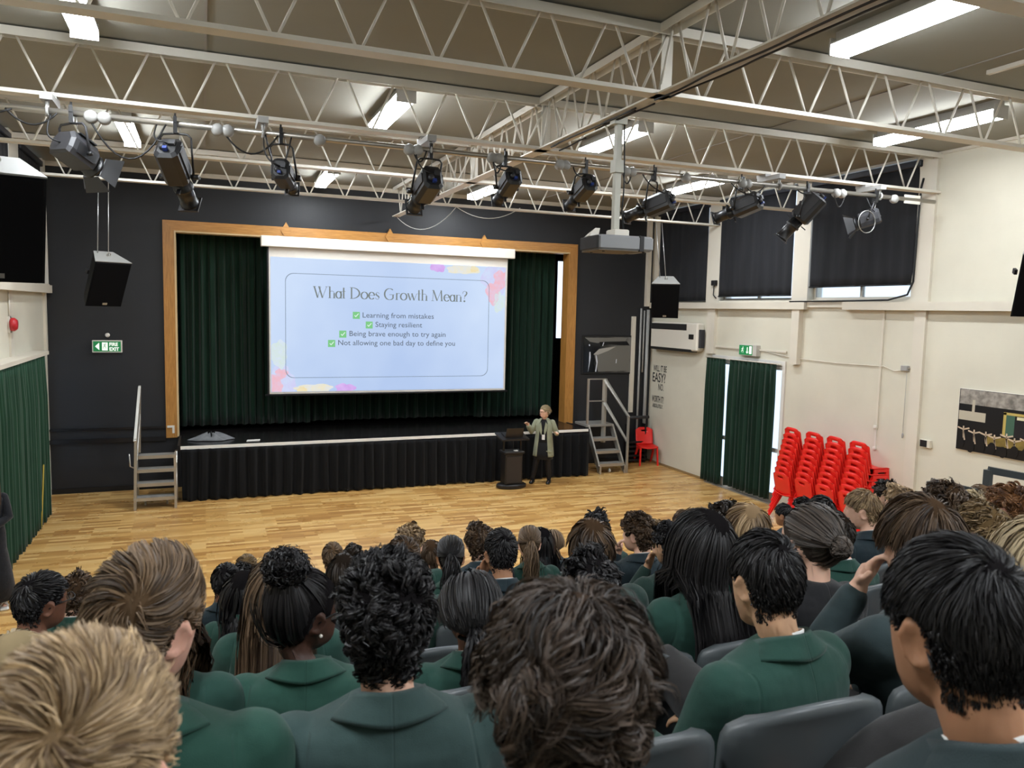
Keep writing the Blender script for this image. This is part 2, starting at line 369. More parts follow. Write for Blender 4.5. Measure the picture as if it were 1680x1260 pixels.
# projection screen
scr = thing('projection_screen', (3.75, 16.0, 4.7), label='pull-down projection screen showing a pale blue slide above the stage', cat='screen')
MB().rbox(1.07, 6.42, 15.92, 16.08, 4.76, 4.97, .012).obj('case', mat('screen case white', '#e4dfd4', .4), scr)
SY = 16.02
SX0, SX1, SZT, SZB = 1.24, 6.26, 4.57, 1.88
MB().box(1.22, 6.28, SY, SY+.004, 1.83, 4.78).obj('fabric', mat('screen fabric', '#cfcac2', .8), scr)
MB().box(1.19, 1.222, SY-.001, SY+.006, 1.83, 4.76).obj('border', M_BLACK, scr)
MB().cyl((1.14, SY, 1.82), (6.34, SY, 1.82), .022).obj('weight_bar', M_BLACK, scr)

for x in (1.4, 6.1): MB().box(x-.03, x+.03, 16.05, YB-.05, 4.9, 4.99).obj('wall_bracket', M_GREYBOX, scr)
# ================================================================== roof trusses
def linkmesh(name, me, parent, M=None):
    o = bpy.data.objects.new(name, me); COL.objects.link(o); o.parent = parent
    if M is not None: o.matrix_local = M
    return o
M_WEB = mat('white web bar paint', '#dbd6cb', .5)
def chord_top(L):
    m = MB().box(0, L, -.07, -.062, 6.005-6, .085).box(0, L, .062, .07, .012, .085).box(0, L, -.062, .062, .062, .085); return m
def chord_bot(L): return MB().box(0, L, -.075, .075, 5.497-6, 5.512-6).box(0, L, -.075, -.06, 5.512-6, 5.532-6)
def webs(nodes, half, top=6.06, bot=5.515):
    out = []
    for x in nodes:
        for s in (-1, 1): out.append(((x+s*.012, bot), (x+s*(half-.035), top)))
    return out
def truss(name, y, nodes, label, x0=XL, x1=XR, along='x', x=0):
    t = thing(name, (x0 if along == 'x' else x, y if along == 'x' else x0, 6), 0 if along == 'x' else R(90), label, 'truss', 'white roof trusses')
    L = x1-x0
    o = bpy.data.objects.new('top_chord', chord_top(L).mesh('top_chord', M_WHITE)); COL.objects.link(o); o.parent = t
    o = bpy.data.objects.new('bottom_chord', chord_bot(L).mesh('bottom_chord', M_WHITE)); COL.objects.link(o); o.parent = t
    return t
WEBL = MB().tube([(0, 0, 0), (0, 0, 1)], .0125, 6).mesh('web_bar', M_WEB)
def add_web(t, a, b, base):
    # a,b = (along, z) in world; local x = along-base, z-6
    p = Vector((a[0]-base, 0, a[1]-6)); q = Vector((b[0]-base, 0, b[1]-6)); d = q-p
    M = Matrix.Translation(p) @ d.to_track_quat('Z', 'Y').to_matrix().to_4x4() @ Matrix.Diagonal((1, 1, d.length, 1))
    linkmesh('web_bar', WEBL, t, M)
NODL = [3.53-.605*k for k in range(11)]; NODR = [4.17+.6*k for k in range(11)]
TY = {3.39: 'roof truss nearest overhead at the top right corner', 5.97: 'white roof truss crossing the hall just beyond the nearest', 8.53: 'white roof truss carrying the spotlight bar',
      11.12: 'white roof truss next behind the spotlight bar', 13.74: 'white roof truss nearest the stage with the speakers hung under it', .82: 'white roof truss above the audience behind the photographer'}
for y, lab in TY.items():
    t = truss('roof_truss', y, None, lab)
    for a, b in webs([x for x in NODL+NODR if XL+.2 < x < XR-.1], .3025): add_web(t, a, b, XL)
    pl = MB().box(3.79-.055, 3.79+.055, -.006, .006, -.485, .06); v = pl.mesh('splice_plate', M_WHITE); o = linkmesh('splice_plate', v, t, Matrix.Translation((-XL, 0, 0)))
LT = truss('spine_truss', 0, None, 'long white truss running down the middle of the hall toward the stage', YN, 15.95, 'y', 3.74)
for a, b in webs([4.55-.5*k for k in range(14)]+[5.02+.5*k for k in range(22)], .25): add_web(LT, a, b, YN)
# ================================================================== ceiling lights
M_TUBE = mat('lit lamp diffuser', '#f3f9ff', .5, emit=LAMP); M_TUBES = mat('lit lamp side', '#f3f9ff', .5, emit=LAMP*.4); M_LAMPBODY = mat('lamp housing grey', '#a9a6a0', .5)
def lamp(x, y, L, label):
    t = thing('ceiling_light', (x, y, ZC), label=label, cat='light', group='fluorescent ceiling lights')
    MB().box(x-.05, x+.05, y-L/2, y+L/2, 6.0, ZC).box(x-.11, x+.11, y-L/2, y+L/2, 5.985, 6.0).obj('housing', M_LAMPBODY, t)
    y0, y1 = y-L/2+.01, y+L/2-.01; d = MB(); c = [(x-.085, y0, 5.9), (x+.085, y0, 5.9), (x+.085, y1, 5.9), (x-.085, y1, 5.9), (x-.105, y0, 5.985), (x+.105, y0, 5.985), (x+.105, y1, 5.985), (x-.105, y1, 5.985)]
    d.add(c, [(0, 3, 2, 1)]); d.cur = 1; d.add(c, [(4, 5, 6, 7), (0, 1, 5, 4), (1, 2, 6, 5), (2, 3, 7, 6), (3, 0, 4, 7)]); d.obj('diffuser', [M_TUBE, M_TUBES], t)
    for s in (-1, 1): MB().box(x-.112, x+.112, y+s*L/2-.008, y+s*L/2+.008, 5.892, 6.04).obj('end_cap', M_LAMPBODY, t)
CX = (-.93, 2.14, 5.23, 8.36)
for i, x in enumerate(CX):
    for j, yc in enumerate((-.45, 2.1, 4.62, 7.08, 9.5, 12.1, 14.6)):
        if j % 2 != (0 if i in (1, 2) else 1): continue
        if i == 1 and j == 2: continue
        lamp(x, yc, 1.68, 'lit ceiling batten in lamp row %s from the left, %s bay from the stage' % (('one', 'two', 'three', 'four')[i], ('seventh', 'sixth', 'fifth', 'fourth', 'third', 'second', 'first')[j]))
# thin cable duct on the ceiling at the right
struct('trim_%d' % n, MB().box(7.28, 7.33, 3.4, 5.62, 6.06, 6.1), M_CREAM2); n += 1
# ================================================================== spotlight bar
BY, BZ = 8.22, 5.31
bar = thing('lighting_bar', (3.7, BY, BZ), label='horizontal metal tube across the hall carrying the black stage lights', cat='bar')
MB().cyl((XL+.1, BY, BZ), (9.8, BY, BZ), .03, 12).obj('tube', M_STEEL, bar)
for x in (-1.28, .58, 2.3, 7.0, 8.75):
    MB().box(x-.05, x+.05, BY-.06, 8.6, 5.40, 5.46).box(x-.045, x+.045, 8.44, 8.62, 5.46, 5.5).cyl((x, BY, BZ-.05), (x, BY, 5.44), .018, 8).tube(arc((x, BY, BZ), .042, 0, 2*math.pi, 12, 'yz'), .014, 6, False).obj('bracket', M_GREYBOX, bar)
sock = MB().lathe([(.0, -.05), (.045, -.045), (.06, -.02), (.06, .02), (.045, .045), (0, .05)], 14)
sk_me = sock.mesh('socket_pod', M_GREYBOX, True)
for x in (-.93, -.82, .16, .25, 1.13, 2.06, 2.15, 3.0, 3.08, 3.83, 3.9, 4.7, 4.78, 5.55, 6.4, 6.48, 7.95, 8.05, 9.0):
    linkmesh('socket_pod', sk_me, bar, Matrix.Translation((x-3.7, -.02, -.02)) @ Matrix.Rotation(R(90), 4, 'X'))
MB().box(9.2, 9.5, BY-.02, BY-.005, BZ-.06, BZ+.06).obj('warning_plate', M_WHITE, bar)
# ================================================================== stage lights
M_LBLK = mat('black stage lamp paint', '#19191b', .38, spec=.5); M_LGREY = mat('dark grey lamp casting', '#343437', .45); M_CABLE = mat('black rubber cable', '#161617', .5)
M_BLUE = mat('blue connector', '#1f367c', .4); M_WIRE = mat('steel safety wire', '#a9a9a6', .35, .7); M_LENS = mat('lens glass', '#20242c', .08, spec=.8)
def frame(c, d, up=(0, 0, 1)):
    d = Vector(d).normalized(); a = d.cross(Vector(up)).normalized(); b = a.cross(d)
    return Matrix(((a.x, d.x, b.x, c[0]), (a.y, d.y, b.y, c[1]), (a.z, d.z, b.z, c[2]), (0, 0, 0, 1)))   # x right, y beam, z up
class TB(MB):
    def tf(s, M): s.v = [tuple(M @ Vector(p)) for p in s.v]; return s
def octa(w, h, c): return [(-w+c, -h), (w-c, -h), (w, -h+c), (w, h-c), (w-c, h), (-w+c, h), (-w, h-c), (-w, -h+c)]
def stage_light(bx, c, d, kind, label, s=1.0):
    t = thing('stage_light', (bx, BY, BZ), label=label, cat='spotlight')
    F = frame(c, d); fr = F @ Matrix.Scale(s, 4)
    if kind == 'profile':
        def lo(rings, nm, m): 
            b = TB(); b.loft([[(x, y, z) for x, z in ring] for y, ring in rings]); b.tf(fr); return b.obj(nm, m, t)
        o1 = octa(.085, .105, .03); o2 = octa(.095, .115, .035); o3 = octa(.08, .09, .03)
        h = lo([(-.30, octa(.07, .085, .03)), (-.28, o2), (.02, o2), (.05, o3)], 'housing', M_LBLK)
        b = TB()
        for sx in (-1, 1):
            b.box(sx*.1-.006, sx*.1+.006, -.27, .0, -.04, .045)
        for k in range(4): b.box(-.05, .05, -.26+k*.065, -.235+k*.065, .115, .128)
        b.tf(fr).obj('cooling_fin', M_LGREY, t)
        b = TB(); b.lathe([(.075, .05), (.075, .12), (.085, .125), (.085, .15), (.07, .155), (.07, .3), (.078, .305), (.078, .33), (.06, .332), (.055, .325)], 16, Matrix.Rotation(R(-90), 4, 'X')); b.tf(fr).obj('lens_tube', M_LBLK, t)
        b = TB(); b.box(-.085, .085, .33, .345, -.085, -.065).box(-.085, .085, .33, .345, .065, .085).box(-.085, -.065, .33, .345, -.065, .065).box(.065, .085, .33, .345, -.065, .065); b.tf(fr).obj('gel_frame', M_LGREY, t)
        b = TB(); b.lathe([(.0, .0), (.055, .0), (.055, .006), (0, .008)], 14, Matrix.Translation((0, .322, 0)) @ Matrix.Rotation(R(-90), 4, 'X')); b.tf(fr).obj('lens', M_LENS, t)
        b = TB(); b.cyl((-.03, -.3, -.02), (-.03, -.335, -.02), .028, 10).cbox((.035, -.31, .03), (.05, .03, .05)); b.tf(fr).obj('rear_cap', M_LGREY, t)
        b = TB(); b.cbox((.0, -.32, -.05), (.035, .035, .028)); b.tf(fr).obj('connector', M_BLUE, t)
        hw = .125*s; tail = (0, -.31, .02)
        for sx in (-1, 1):
            b = TB(); b.cyl((sx*.1, .02, 0), (sx*.16, .02, 0), .022, 8); b.tf(fr).obj('knob', M_LBLK, t)
        for k, (xx, zz) in enumerate(((.0, .1), (-.1, .05), (.1, .05), (0, -.1))):
            b = TB(); b.cbox((xx*1.15, .085, zz*1.15), (.03, .012, .06) if abs(zz) > .06 else (.06, .012, .03)); b.tf(fr).obj('shutter_blade', M_LBLK, t)
    else:
        def lo(rings, nm, m):
            b = TB(); b.loft([[(x, y, z) for x, z in ring] for y, ring in rings]); b.tf(fr); return b.obj(nm, m, t)
        o2 = [(-.13, -.10), (.13, -.10), (.15, -.04), (.15, .07), (.09, .15), (-.09, .15), (-.15, .07), (-.15, -.04)]
        sc = lambda q, k: [(x*k, z*k) for x, z in q]
        lo([(-.2, sc(o2, .8)), (-.17, o2), (.12, o2), (.14, sc(o2, .9))], 'housing', M_LGREY)
        b = TB(); b.lathe([(.11, .14), (.115, .2), (.125, .2), (.125, .22), (.1, .222)], 18, Matrix.Rotation(R(-90), 4, 'X')); b.tf(fr).obj('lens_ring', M_LBLK, t)
        b = TB(); b.lathe([(0, 0), (.1, 0), (.09, .02), (0, .035)], 14, Matrix.Translation((0, .2, 0)) @ Matrix.Rotation(R(-90), 4, 'X')); b.tf(fr).obj('lens', M_LENS, t)
        for k in range(4):
            a = math.pi/2*k; q = Matrix.Rotation(a, 4, 'Y'); b = TB()
            w1, w2 = .1, .16
            b.hexa([tuple(q @ Vector(p)) for p in ((-w1, .225, .11), (w1, .225, .11), (w1, .229, .114), (-w1, .229, .114), (-w2, .36, .21), (w2, .36, .21), (w2, .364, .206), (-w2, .364, .206))])
            b.tf(fr).obj('barn_door', M_LBLK if kind == 'fresnel' else M_LBLK, t)
        b = TB(); b.box(-.12, .12, -.12, .08, .15, .165).box(.15, .158, -.12, .09, -.06, .05); b.tf(fr).obj('vent_cover', M_LBLK, t)
        hw = .175*s; tail = (0, -.2, .0)
        for sx in (-1, 1):
            b = TB(); b.cyl((sx*.15, 0, 0), (sx*.2, 0, 0), .022, 8); b.tf(fr).obj('knob', M_LBLK, t)
    # yoke: U strap from clamp to both sides
    a = Vector((F[0][0], F[1][0], F[2][0])); P = Vector(c); top = Vector((bx, BY, BZ-.09))
    y = MB(); s1 = P-a*hw; s2 = P+a*hw; t1 = top-a*(hw); t2 = top+a*(hw)
    u = (top-P).normalized()
    pts = [s1, t1-u*.04, t1+a*.03-u*.008, top, t2-a*.03-u*.008, t2-u*.04, s2]
    y.tube(pts, .011, 6); y.obj('yoke', M_LBLK if kind == 'profile' else M_LGREY, t)
    MB().cbox((bx, BY, BZ-.035), (.035, .075, .11)).cbox((bx, BY-.03, BZ+.035), (.03, .03, .06)).cyl((bx, BY, BZ-.1), (bx, BY, BZ+.1), .01, 6).obj('clamp', M_LBLK, t)
    q = fr @ Vector(tail); e = Vector((bx-.16, BY, BZ-.02)); m1 = q+Vector((-.08, -.06, .02)); m2 = (q+e)/2+Vector((-.1, -.05, -.1))
    pp = []
    for k in range(13):
        f = k/12; pp.append(q*(1-f)**3+3*m1*f*(1-f)**2+3*m2*f*f*(1-f)+e*f**3)
    MB().tube(pp, .008, 5).obj('cable', M_CABLE, t)
    MB().tube([Vector((bx+.04, BY, BZ)), (Vector((bx+.06, BY-.05, BZ))+P)/2, P+Vector((0, 0, .1))], .003, 4).obj('safety_wire', M_WIRE, t)
    return t
LIGHTS = [
 (-1.09, (-1.06, 8.25, 4.95), (.62, .70, -.42), 'fresnel', 'dark grey lantern with open barn doors, first on the lighting bar from the left wall', .92),
 (-.22, (-.2, 8.25, 4.84), (.25, .74, -.62), 'profile', 'long black profile spotlight tipped steeply down, second on the bar from the left wall', 1.15),
 (.75, (.8, 8.25, 4.89), (.3, .93, -.2), 'profile', 'black spotlight seen from its round rear end, left of the projection screen top', .9),
 (2.3, (2.24, 8.25, 4.87), (-.05, .94, -.34), 'profile', 'black spotlight on a tall yoke above the middle diamond of the oak frame', 1.12),
 (3.16, (3.2, 8.25, 4.99), (.02, .93, -.36), 'profile', 'slim black spotlight above the right half of the projection screen', .92),
 (4.17, (4.13, 8.25, 5.0), (0, .93, -.36), 'profile', 'slim black spotlight just left of the projector pole', .92),
 (5.1, (5.08, 8.25, 4.9), (-.5, .82, -.3), 'profile', 'black spotlight just right of the projector pole', 1.0),
 (6.4, (6.4, 8.25, 4.98), (-.4, .86, -.31), 'profile', 'black spotlight in front of the middle black blind', 1.0),
 (7.46, (7.42, 8.25, 4.95), (-.42, .5, -.75), 'profile', 'black spotlight tipped down before the white post between two blinds', 1.12),
 (8.67, (8.6, 8.25, 4.98), (-.62, .72, -.3), 'fresnel', 'black lantern with barn doors, last on the lighting bar by the right wall', .8)]
for L in LIGHTS: stage_light(*L)
o = [x for x in COL.objects if x.name.startswith('stage_light')][-1]
MB().tube(arc((8.42, 8.1, 4.93), .15, 0, 2*math.pi, 20, 'xz'), .006, 5, False).obj('wire_loop', M_WIRE, o)
# cables looped along the bar
def sag(p, q, drop, n=12):
    p, q = Vector(p), Vector(q); return [p.lerp(q, k/n)-Vector((0, 0, drop*4*(k/n)*(1-k/n))) for k in range(n+1)]
cb = MB()
for a, b, d in ((-.95, -.3, .35), (.2, .72, .2), (-1.6, -1.2, .12), (-2.4, -1.55, .1), (.6, .85, .32), (2.1, 2.25, .12), (3.0, 3.12, .16), (4.65, 4.78, .14), (6.42, 6.75, .1), (7.9, 8.1, .18)):
    cb.tube(sag((a, BY-.03, BZ-.02), (b, BY-.03, BZ-.02), d), .009, 5)
tag(cb.obj('bar_cables', M_CABLE), 'black cables looping between the sockets of the lighting bar', 'cable')
cb = MB()
for y0, y1, dx, dz in ((2.0, 6.0, -.03, 0), (3.2, 5.9, .04, -.02), (6.1, 7.2, .02, .03), (6.3, 8.2, -.03, .05), (6.4, 7.0, 0, .07), (7.6, 8.3, .1, .02)):
    pts = [(3.74+dx*1.2+.012*math.sin(y*5+dx*50), y, 5.484-abs(.010*math.sin(y*3+dz*90))) for y in np.linspace(y0, y1, 24)]; cb.tube(pts, .009, 5)
tag(cb.obj('truss_cables', M_CABLE), 'black cables tied along the spine truss beside the projector pole', 'cable')
cb = MB(); cb.tube(sag((3.76, 15.9, 5.48), (4.35, 13.74, 5.49), .32), .006, 5); cb.tube(sag((4.35, 13.74, 5.49), (5.6, 13.7, 5.55), .2), .006, 5)
tag(cb.obj('white_cable', mat('white flex', '#cfccc5', .5)), 'thin white cable drooping from the far end of the spine truss', 'cable')
# ================================================================== projector
PX, PY = 3.80, 6.8
pj = thing('projector', (PX, PY, 4.3), label='grey projector hanging from a long white pole above the hall', cat='projector')
MB().box(PX-.03, PX+.03, PY-.03, PY+.03, 4.42, 5.5).box(PX-.07, PX+.07, PY-.05, PY+.05, 5.44, 5.56).box(PX-.05, PX+.05, PY-.05, PY+.05, 4.98, 5.1).obj('pole', mat('grey white pole', '#b8b7ab', .5), pj)
M_PJ = mat('projector silver', '#8f9092', .4); 
def rot(p, a): return (PX+p[0]*math.cos(a)-p[1]*math.sin(a), PY+p[0]*math.sin(a)+p[1]*math.cos(a), p[2])
def pbox(x0, x1, y0, y1, z0, z1, r=.015):
    b = MB(); b.rbox(x0, x1, y0, y1, z0, z1, r); b.v = [rot(p, R(-2)) for p in b.v]; return b
pbox(-.27, .33, -.2, .22, 4.215, 4.36, .02).obj('body', M_PJ, pj)
pbox(.17, .22, -.205, .225, 4.21, 4.363, .004).obj('dark_band', mat('projector band', '#2b2b2d', .4), pj)
pbox(-.285, -.262, -.19, .2, 4.225, 4.35, .006).obj('lens_panel', mat('projector dark panel', '#1d1d1f', .3), pj)
pbox(-.26, .16, -.19, .21, 4.208, 4.218, .003).obj('base_plate', mat('projector base', '#6a5f50', .6), pj)
pbox(-.05, .12, -.08, .1, 4.36, 4.43, .01).obj('mount_bracket', M_WHITE, pj)
MB().hexa([rot(p, R(-2)) for p in ((-.27, .02, 4.36), (-.17, .02, 4.36), (-.12, .2, 4.36), (-.24, .2, 4.36), (-.2, .03, 4.44), (-.15, .03, 4.44), (-.12, .19, 4.4), (-.2, .19, 4.4))]).obj('support_wedge', M_WHITE, pj)
for x, y in ((-.18, -.12), (.26, -.12), (-.18, .15)): MB().cyl(rot((x, y, 4.2), R(-2)), rot((x, y, 4.216), R(-2)), .015, 8).obj('foot', M_LBLK, pj)
MB().tube([(PX+.04, PY-.04, 5.5), (PX+.05, PY-.05, 5.1), (PX+.06, PY-.04, 4.8), (PX+.045, PY-.04, 4.6), (PX+.1, PY, 4.43)], .008, 5).obj('cable', M_CABLE, pj)
# ================================================================== hung loudspeakers
M_SPK = mat('black speaker cabinet', '#141517', .7, spec=.2, bump=.3, bscale=300, bdist=.001); M_GRILLE = mat('black speaker grille', '#0d0d0f', .9, spec=.08, bump=.5, bscale=500, bdist=.002); M_SPKTOP = mat('pale grey cabinet top', '#83827e', .5)
def speaker(x, y, z, rz, tilt, label, hz=5.5):
    ty = 13.74 if y > 10 else 5.97
    t = thing('hanging_loudspeaker', (x, y, z), rot=(tilt, 0, rz), label=label, cat='loudspeaker')
    hw, d, bw, h = .28, .36, .15, .78
    def poly(z, e=0): return [(-hw+e, -.17+e, z), (hw-e, -.17+e, z), (bw, d-.17-e, z), (-bw, d-.17-e, z)]
    def add(mb, nm, m, par=t): o = bpy.data.objects.new(nm, mb.mesh(nm, m)); COL.objects.link(o); o.parent = par; return o
    add(MB().loft([poly(-h, .004), poly(-.012, 0)]), 'cabinet', M_SPK)
    add(MB().loft([poly(-.012, -.004), poly(.0, -.004)]), 'top_panel', M_SPKTOP)
    gr = add(MB().rbox(-hw+.012, hw-.012, -.19, -.168, -h+.012, -.02, .008), 'grille', M_GRILLE)
    add(MB().box(-.035, .035, -.193, -.189, -h+.04, -h+.075), 'badge', mat('silver badge', '#9b9a97', .3, .6), gr)
    MBh = MB().box(-hw-.002, -hw+.03, -.02, .06, -.3, -.24); add(MBh, 'handle', M_BLACK)
    Mi = t.matrix_basis.inverted()
    Mi = (Matrix.Translation((x, y, z)) @ Euler((tilt, 0, rz)).to_matrix().to_4x4()).inverted()
    for k, ox in enumerate((0, .12)):
        a = Vector((0, .02, 0)) if k == 0 else Vector((-.12, .12, 0)); b = Mi @ Vector((x+(.0 if k == 0 else -.14), ty, hz))
        add(MB().tube([a, b], .007, 6), 'suspension_wire', M_WIRE)
    add(MB().tube(arc((0, .02, .03), .03, 0, 2*math.pi, 10), .007, 5, False), 'shackle', M_STEEL)
    return t
speaker(-1.34, 13.55, 4.3, R(32), R(28), 'black loudspeaker hanging on wires above the left fire exit sign')
speaker(8.76, 13.5, 4.31, R(-33), R(27), 'black loudspeaker hanging on a wire in front of the first blind')
speaker(-1.27, 6.15, 4.5, R(14), R(25), 'large near black loudspeaker with grey top, cut by the picture edge over the left drape')
speaker(9.25, 6.2, 4.47, R(-38), R(20), 'black loudspeaker peeking in beside the right wall ledge')
# ================================================================== slide on the screen
def text_mesh(body, size, loc, m, name, parent, align='LEFT', sx=1.0, extr=.0005, offset=0.0, M=None, space=1.0, shear=0):
    cu = bpy.data.curves.new(name, 'FONT'); cu.body = body; cu.size = size; cu.align_x = align; cu.extrude = extr; cu.offset = offset; cu.space_character = space; cu.shear = shear; cu.resolution_u = 3
    o = bpy.data.objects.new(name, cu); COL.objects.link(o); dg = bpy.context.evaluated_depsgraph_get(); dg.update()
    me = bpy.data.meshes.new_from_object(o.evaluated_get(dg)); bpy.data.objects.remove(o); bpy.data.curves.remove(cu)
    me.materials.clear(); me.materials.append(m)
    Mx = (M or Matrix.Identity(4)); W = Matrix.Translation(loc) @ Mx @ Matrix.Diagonal((sx, 1, 1, 1))
    me.transform(parent_world(parent).inverted() @ W); o = bpy.data.objects.new(name, me); COL.objects.link(o); o.parent = parent; return o
XZ_ = Matrix(((1, 0, 0, 0), (0, 0, -1, 0), (0, 1, 0, 0), (0, 0, 0, 1)))      # text plane facing -Y
YZ_ = Matrix(((0, 0, -1, 0), (-1, 0, 0, 0), (0, 1, 0, 0), (0, 0, 0, 1)))     # text plane on the right wall facing -X
def emi(name, col, k=1.0):
    if name in MATS: return MATS[name]
    t = NT(name); c = lin(col); t.b.inputs['Base Color'].default_value = (0.02, .02, .02, 1); t.b.inputs['Roughness'].default_value = .9; t.b.inputs['Specular IOR Level'].default_value = 0
    t.b.inputs['Emission Color'].default_value = (*c, 1); t.b.inputs['Emission Strength'].default_value = k*SCREEN; MATS[name] = t.m; return t.m
def slide_mat():
    t = NT('projected slide'); b = t.b; b.inputs['Base Color'].default_value = (.02, .02, .02, 1); b.inputs['Specular IOR Level'].default_value = 0
    v = t.coord('Object'); s = t.new('ShaderNodeSeparateXYZ'); t.link(v, s.inputs[0])
    n = t.noise(v, .9, 2); f = t.math('ADD', t.math('MULTIPLY', t.math('ABSOLUTE', s.outputs[0]), .16), t.math('MULTIPLY', n, .5))
    f = t.math('ADD', f, t.math('MULTIPLY', s.outputs[2], .1))
    t.link(t.ramp(f, [(.2, lin('#b3c9ee')), (.85, lin('#d2e3fb'))]), b.inputs['Emission Color']); b.inputs['Emission Strength'].default_value = SCREEN; return t.m
def wash_mat(name, c0, c1, seed):
    t = NT(name); b = t.b; b.inputs['Base Color'].default_value = (.02, .02, .02, 1); b.inputs['Specular IOR Level'].default_value = 0
    v = t.coord('Object'); n = t.noise(v, 5+seed, 4, .6); t.link(t.ramp(n, [(.32, lin(c0)), (.68, lin(c1))]), b.inputs['Emission Color']); b.inputs['Emission Strength'].default_value = SCREEN; return t.m
bs = thing('slide_image', (3.75, SY-.004, 3.2), label='pale blue slide with a bulleted list about growth on the screen', cat='slide')
MB().box(SX0+.01, SX1-.02, SY-.004, SY-.001, SZB, SZT).obj('background', slide_mat(), bs)
def blob(cx, cz, rx, rz, m, seed, a0=0, a1=2*math.pi, nm='watercolour_blot', dy=.006):
    rs = np.random.default_rng(seed); pts = []
    for k in range(28):
        a = a0+(a1-a0)*k/28; r = 1+.13*math.sin(3*a+seed)+.08*math.sin(7*a+2*seed)+rs.uniform(-.05, .05)
        pts.append((min(SX1-.03, max(SX0+.02, cx+rx*r*math.cos(a))), min(SZT-.005, max(SZB+.005, cz+rz*r*math.sin(a)))))
    MB().prism(pts, .001, Matrix(((1, 0, 0, 0), (0, 0, -1, SY-dy), (0, 1, 0, 0), (0, 0, 0, 1)))).obj(nm, m, bs)
W_V = wash_mat('violet wash', '#cf9fe8', '#dcbcf3', 1); W_C = wash_mat('cream wash', '#ece4c4', '#dfe4ea', 2); W_P = wash_mat('pink wash', '#efb6c2', '#e3c9e0', 3); W_G = wash_mat('pale green wash', '#d3e4dd', '#d6e3f3', 4); W_L = wash_mat('lilac wash', '#cfcdf3', '#cfdcf7', 2); W_Y = wash_mat('yellow wash', '#eed9a0', '#ece4c4', 2)
for a in ((6.0, 4.3, .3, .35, W_L, 5, .0055), (5.95, 4.0, .16, .25, W_P, 6, .006), (6.15, 4.3, .2, .2, W_P, 7, .0065), (6.1, 3.8, .14, .22, W_G, 8, .006), (5.25, 4.5, .36, .12, W_C, 9, .006), (5.5, 4.5, .09, .07, W_Y, 2, .0065), (4.68, 4.52, .16, .12, W_V, 10, .0065),
          (1.45, 2.1, .28, .3, W_L, 3, .0055), (1.3, 2.02, .18, .2, W_P, 4, .0065), (1.45, 2.25, .12, .1, W_P, 13, .006), (1.4, 2.65, .17, .28, W_G, 5, .006), (2.1, 1.93, .36, .11, W_C, 6, .006), (1.85, 1.92, .1, .06, W_Y, 3, .0065), (2.72, 1.93, .2, .11, W_V, 7, .0065)):
    blob(*a[:6], dy=a[6])
# rounded outline
pts = []
fx0, fx1, fz0, fz1, r = 1.53, 5.86, 2.16, 4.265, .16
for cx, cz, a0 in ((fx1-r, fz1-r, 0), (fx0+r, fz1-r, 90), (fx0+r, fz0+r, 180), (fx1-r, fz0+r, 270)):
    pts += [(cx+r*math.cos(R(a0+k*15)), cz+r*math.sin(R(a0+k*15))) for k in range(7)]
n_ = len(pts); mb = MB(); cxm, czm = (fx0+fx1)/2, (fz0+fz1)/2
inn = [(x+(-.012 if x > cxm else .012), z+(-.012 if z > czm else .012)) for x, z in pts]
mb.add([(x, SY-.008, z) for x, z in pts]+[(x, SY-.008, z) for x, z in inn], [(i, (i+1) % n_, n_+(i+1) % n_, n_+i) for i in range(n_)]); mb.obj('outline', emi('slide line grey', '#8494a8'), bs)
M_TXT = emi('slide text grey', '#5f6873'); M_TTL = emi('slide title grey', '#77807f')
M_TICK = emi('tick box green', '#7cc886'); M_TICKW = emi('tick white', '#e2f4ee')
for txt, x0, x1, zb, bx, bz in (('Learning from mistakes', 3.077, 4.603, 3.405, 2.873, 3.45), ('Staying resilient', 3.345, 4.348, 3.215, 3.141, 3.255), ('Being brave enough to try again', 2.806, 4.87, 3.02, 2.597, 3.06), ('Not allowing one bad day to define you', 2.578, 5.087, 2.83, 2.371, 2.866)):
    o = text_mesh(txt, .155, (0, 0, 0), M_TXT, 'text_line', bs, extr=.0003)
    xs_ = [v.co.x for v in o.data.vertices]; s = (x1-x0)/(max(xs_)-min(xs_)); mn = min(xs_)
    Mi = parent_world(bs); wi = Mi.inverted()
    o.data.transform(wi @ Matrix.Translation((x0, SY-.008, zb)) @ XZ_ @ Matrix.Diagonal((s, .155/.155, 1, 1)) @ Matrix.Translation((-mn-Mi.translation.x, 0, 0)) @ Matrix.Translation((Mi.translation.x, 0, 0)) @ Matrix.Translation((0, 0, 0)) @ Mi) if False else o.data.transform(Matrix.Identity(4))
    # rebuild in place: text was laid at the slide root, move and stretch it
    for v in o.data.vertices:
        wx, wy, wz = (Mi @ v.co); v.co = wi @ Vector((x0+(wx-(Mi @ Vector((mn, 0, 0))).x)*s, SY-.008, zb+wy))
    MB().rbox(bx, bx+.145, SY-.009, SY-.006, bz-.075, bz+.07, .001).obj('tick_box', M_TICK, bs)
    MB().beam((bx+.035, SY-.0105, bz+.0), (bx+.062, SY-.0105, bz-.032), .016, .001, (0, 1, 0)).beam((bx+.058, SY-.0105, bz-.034), (bx+.118, SY-.0105, bz+.035), .016, .001, (0, 1, 0)).obj('tick', M_TICKW, bs)
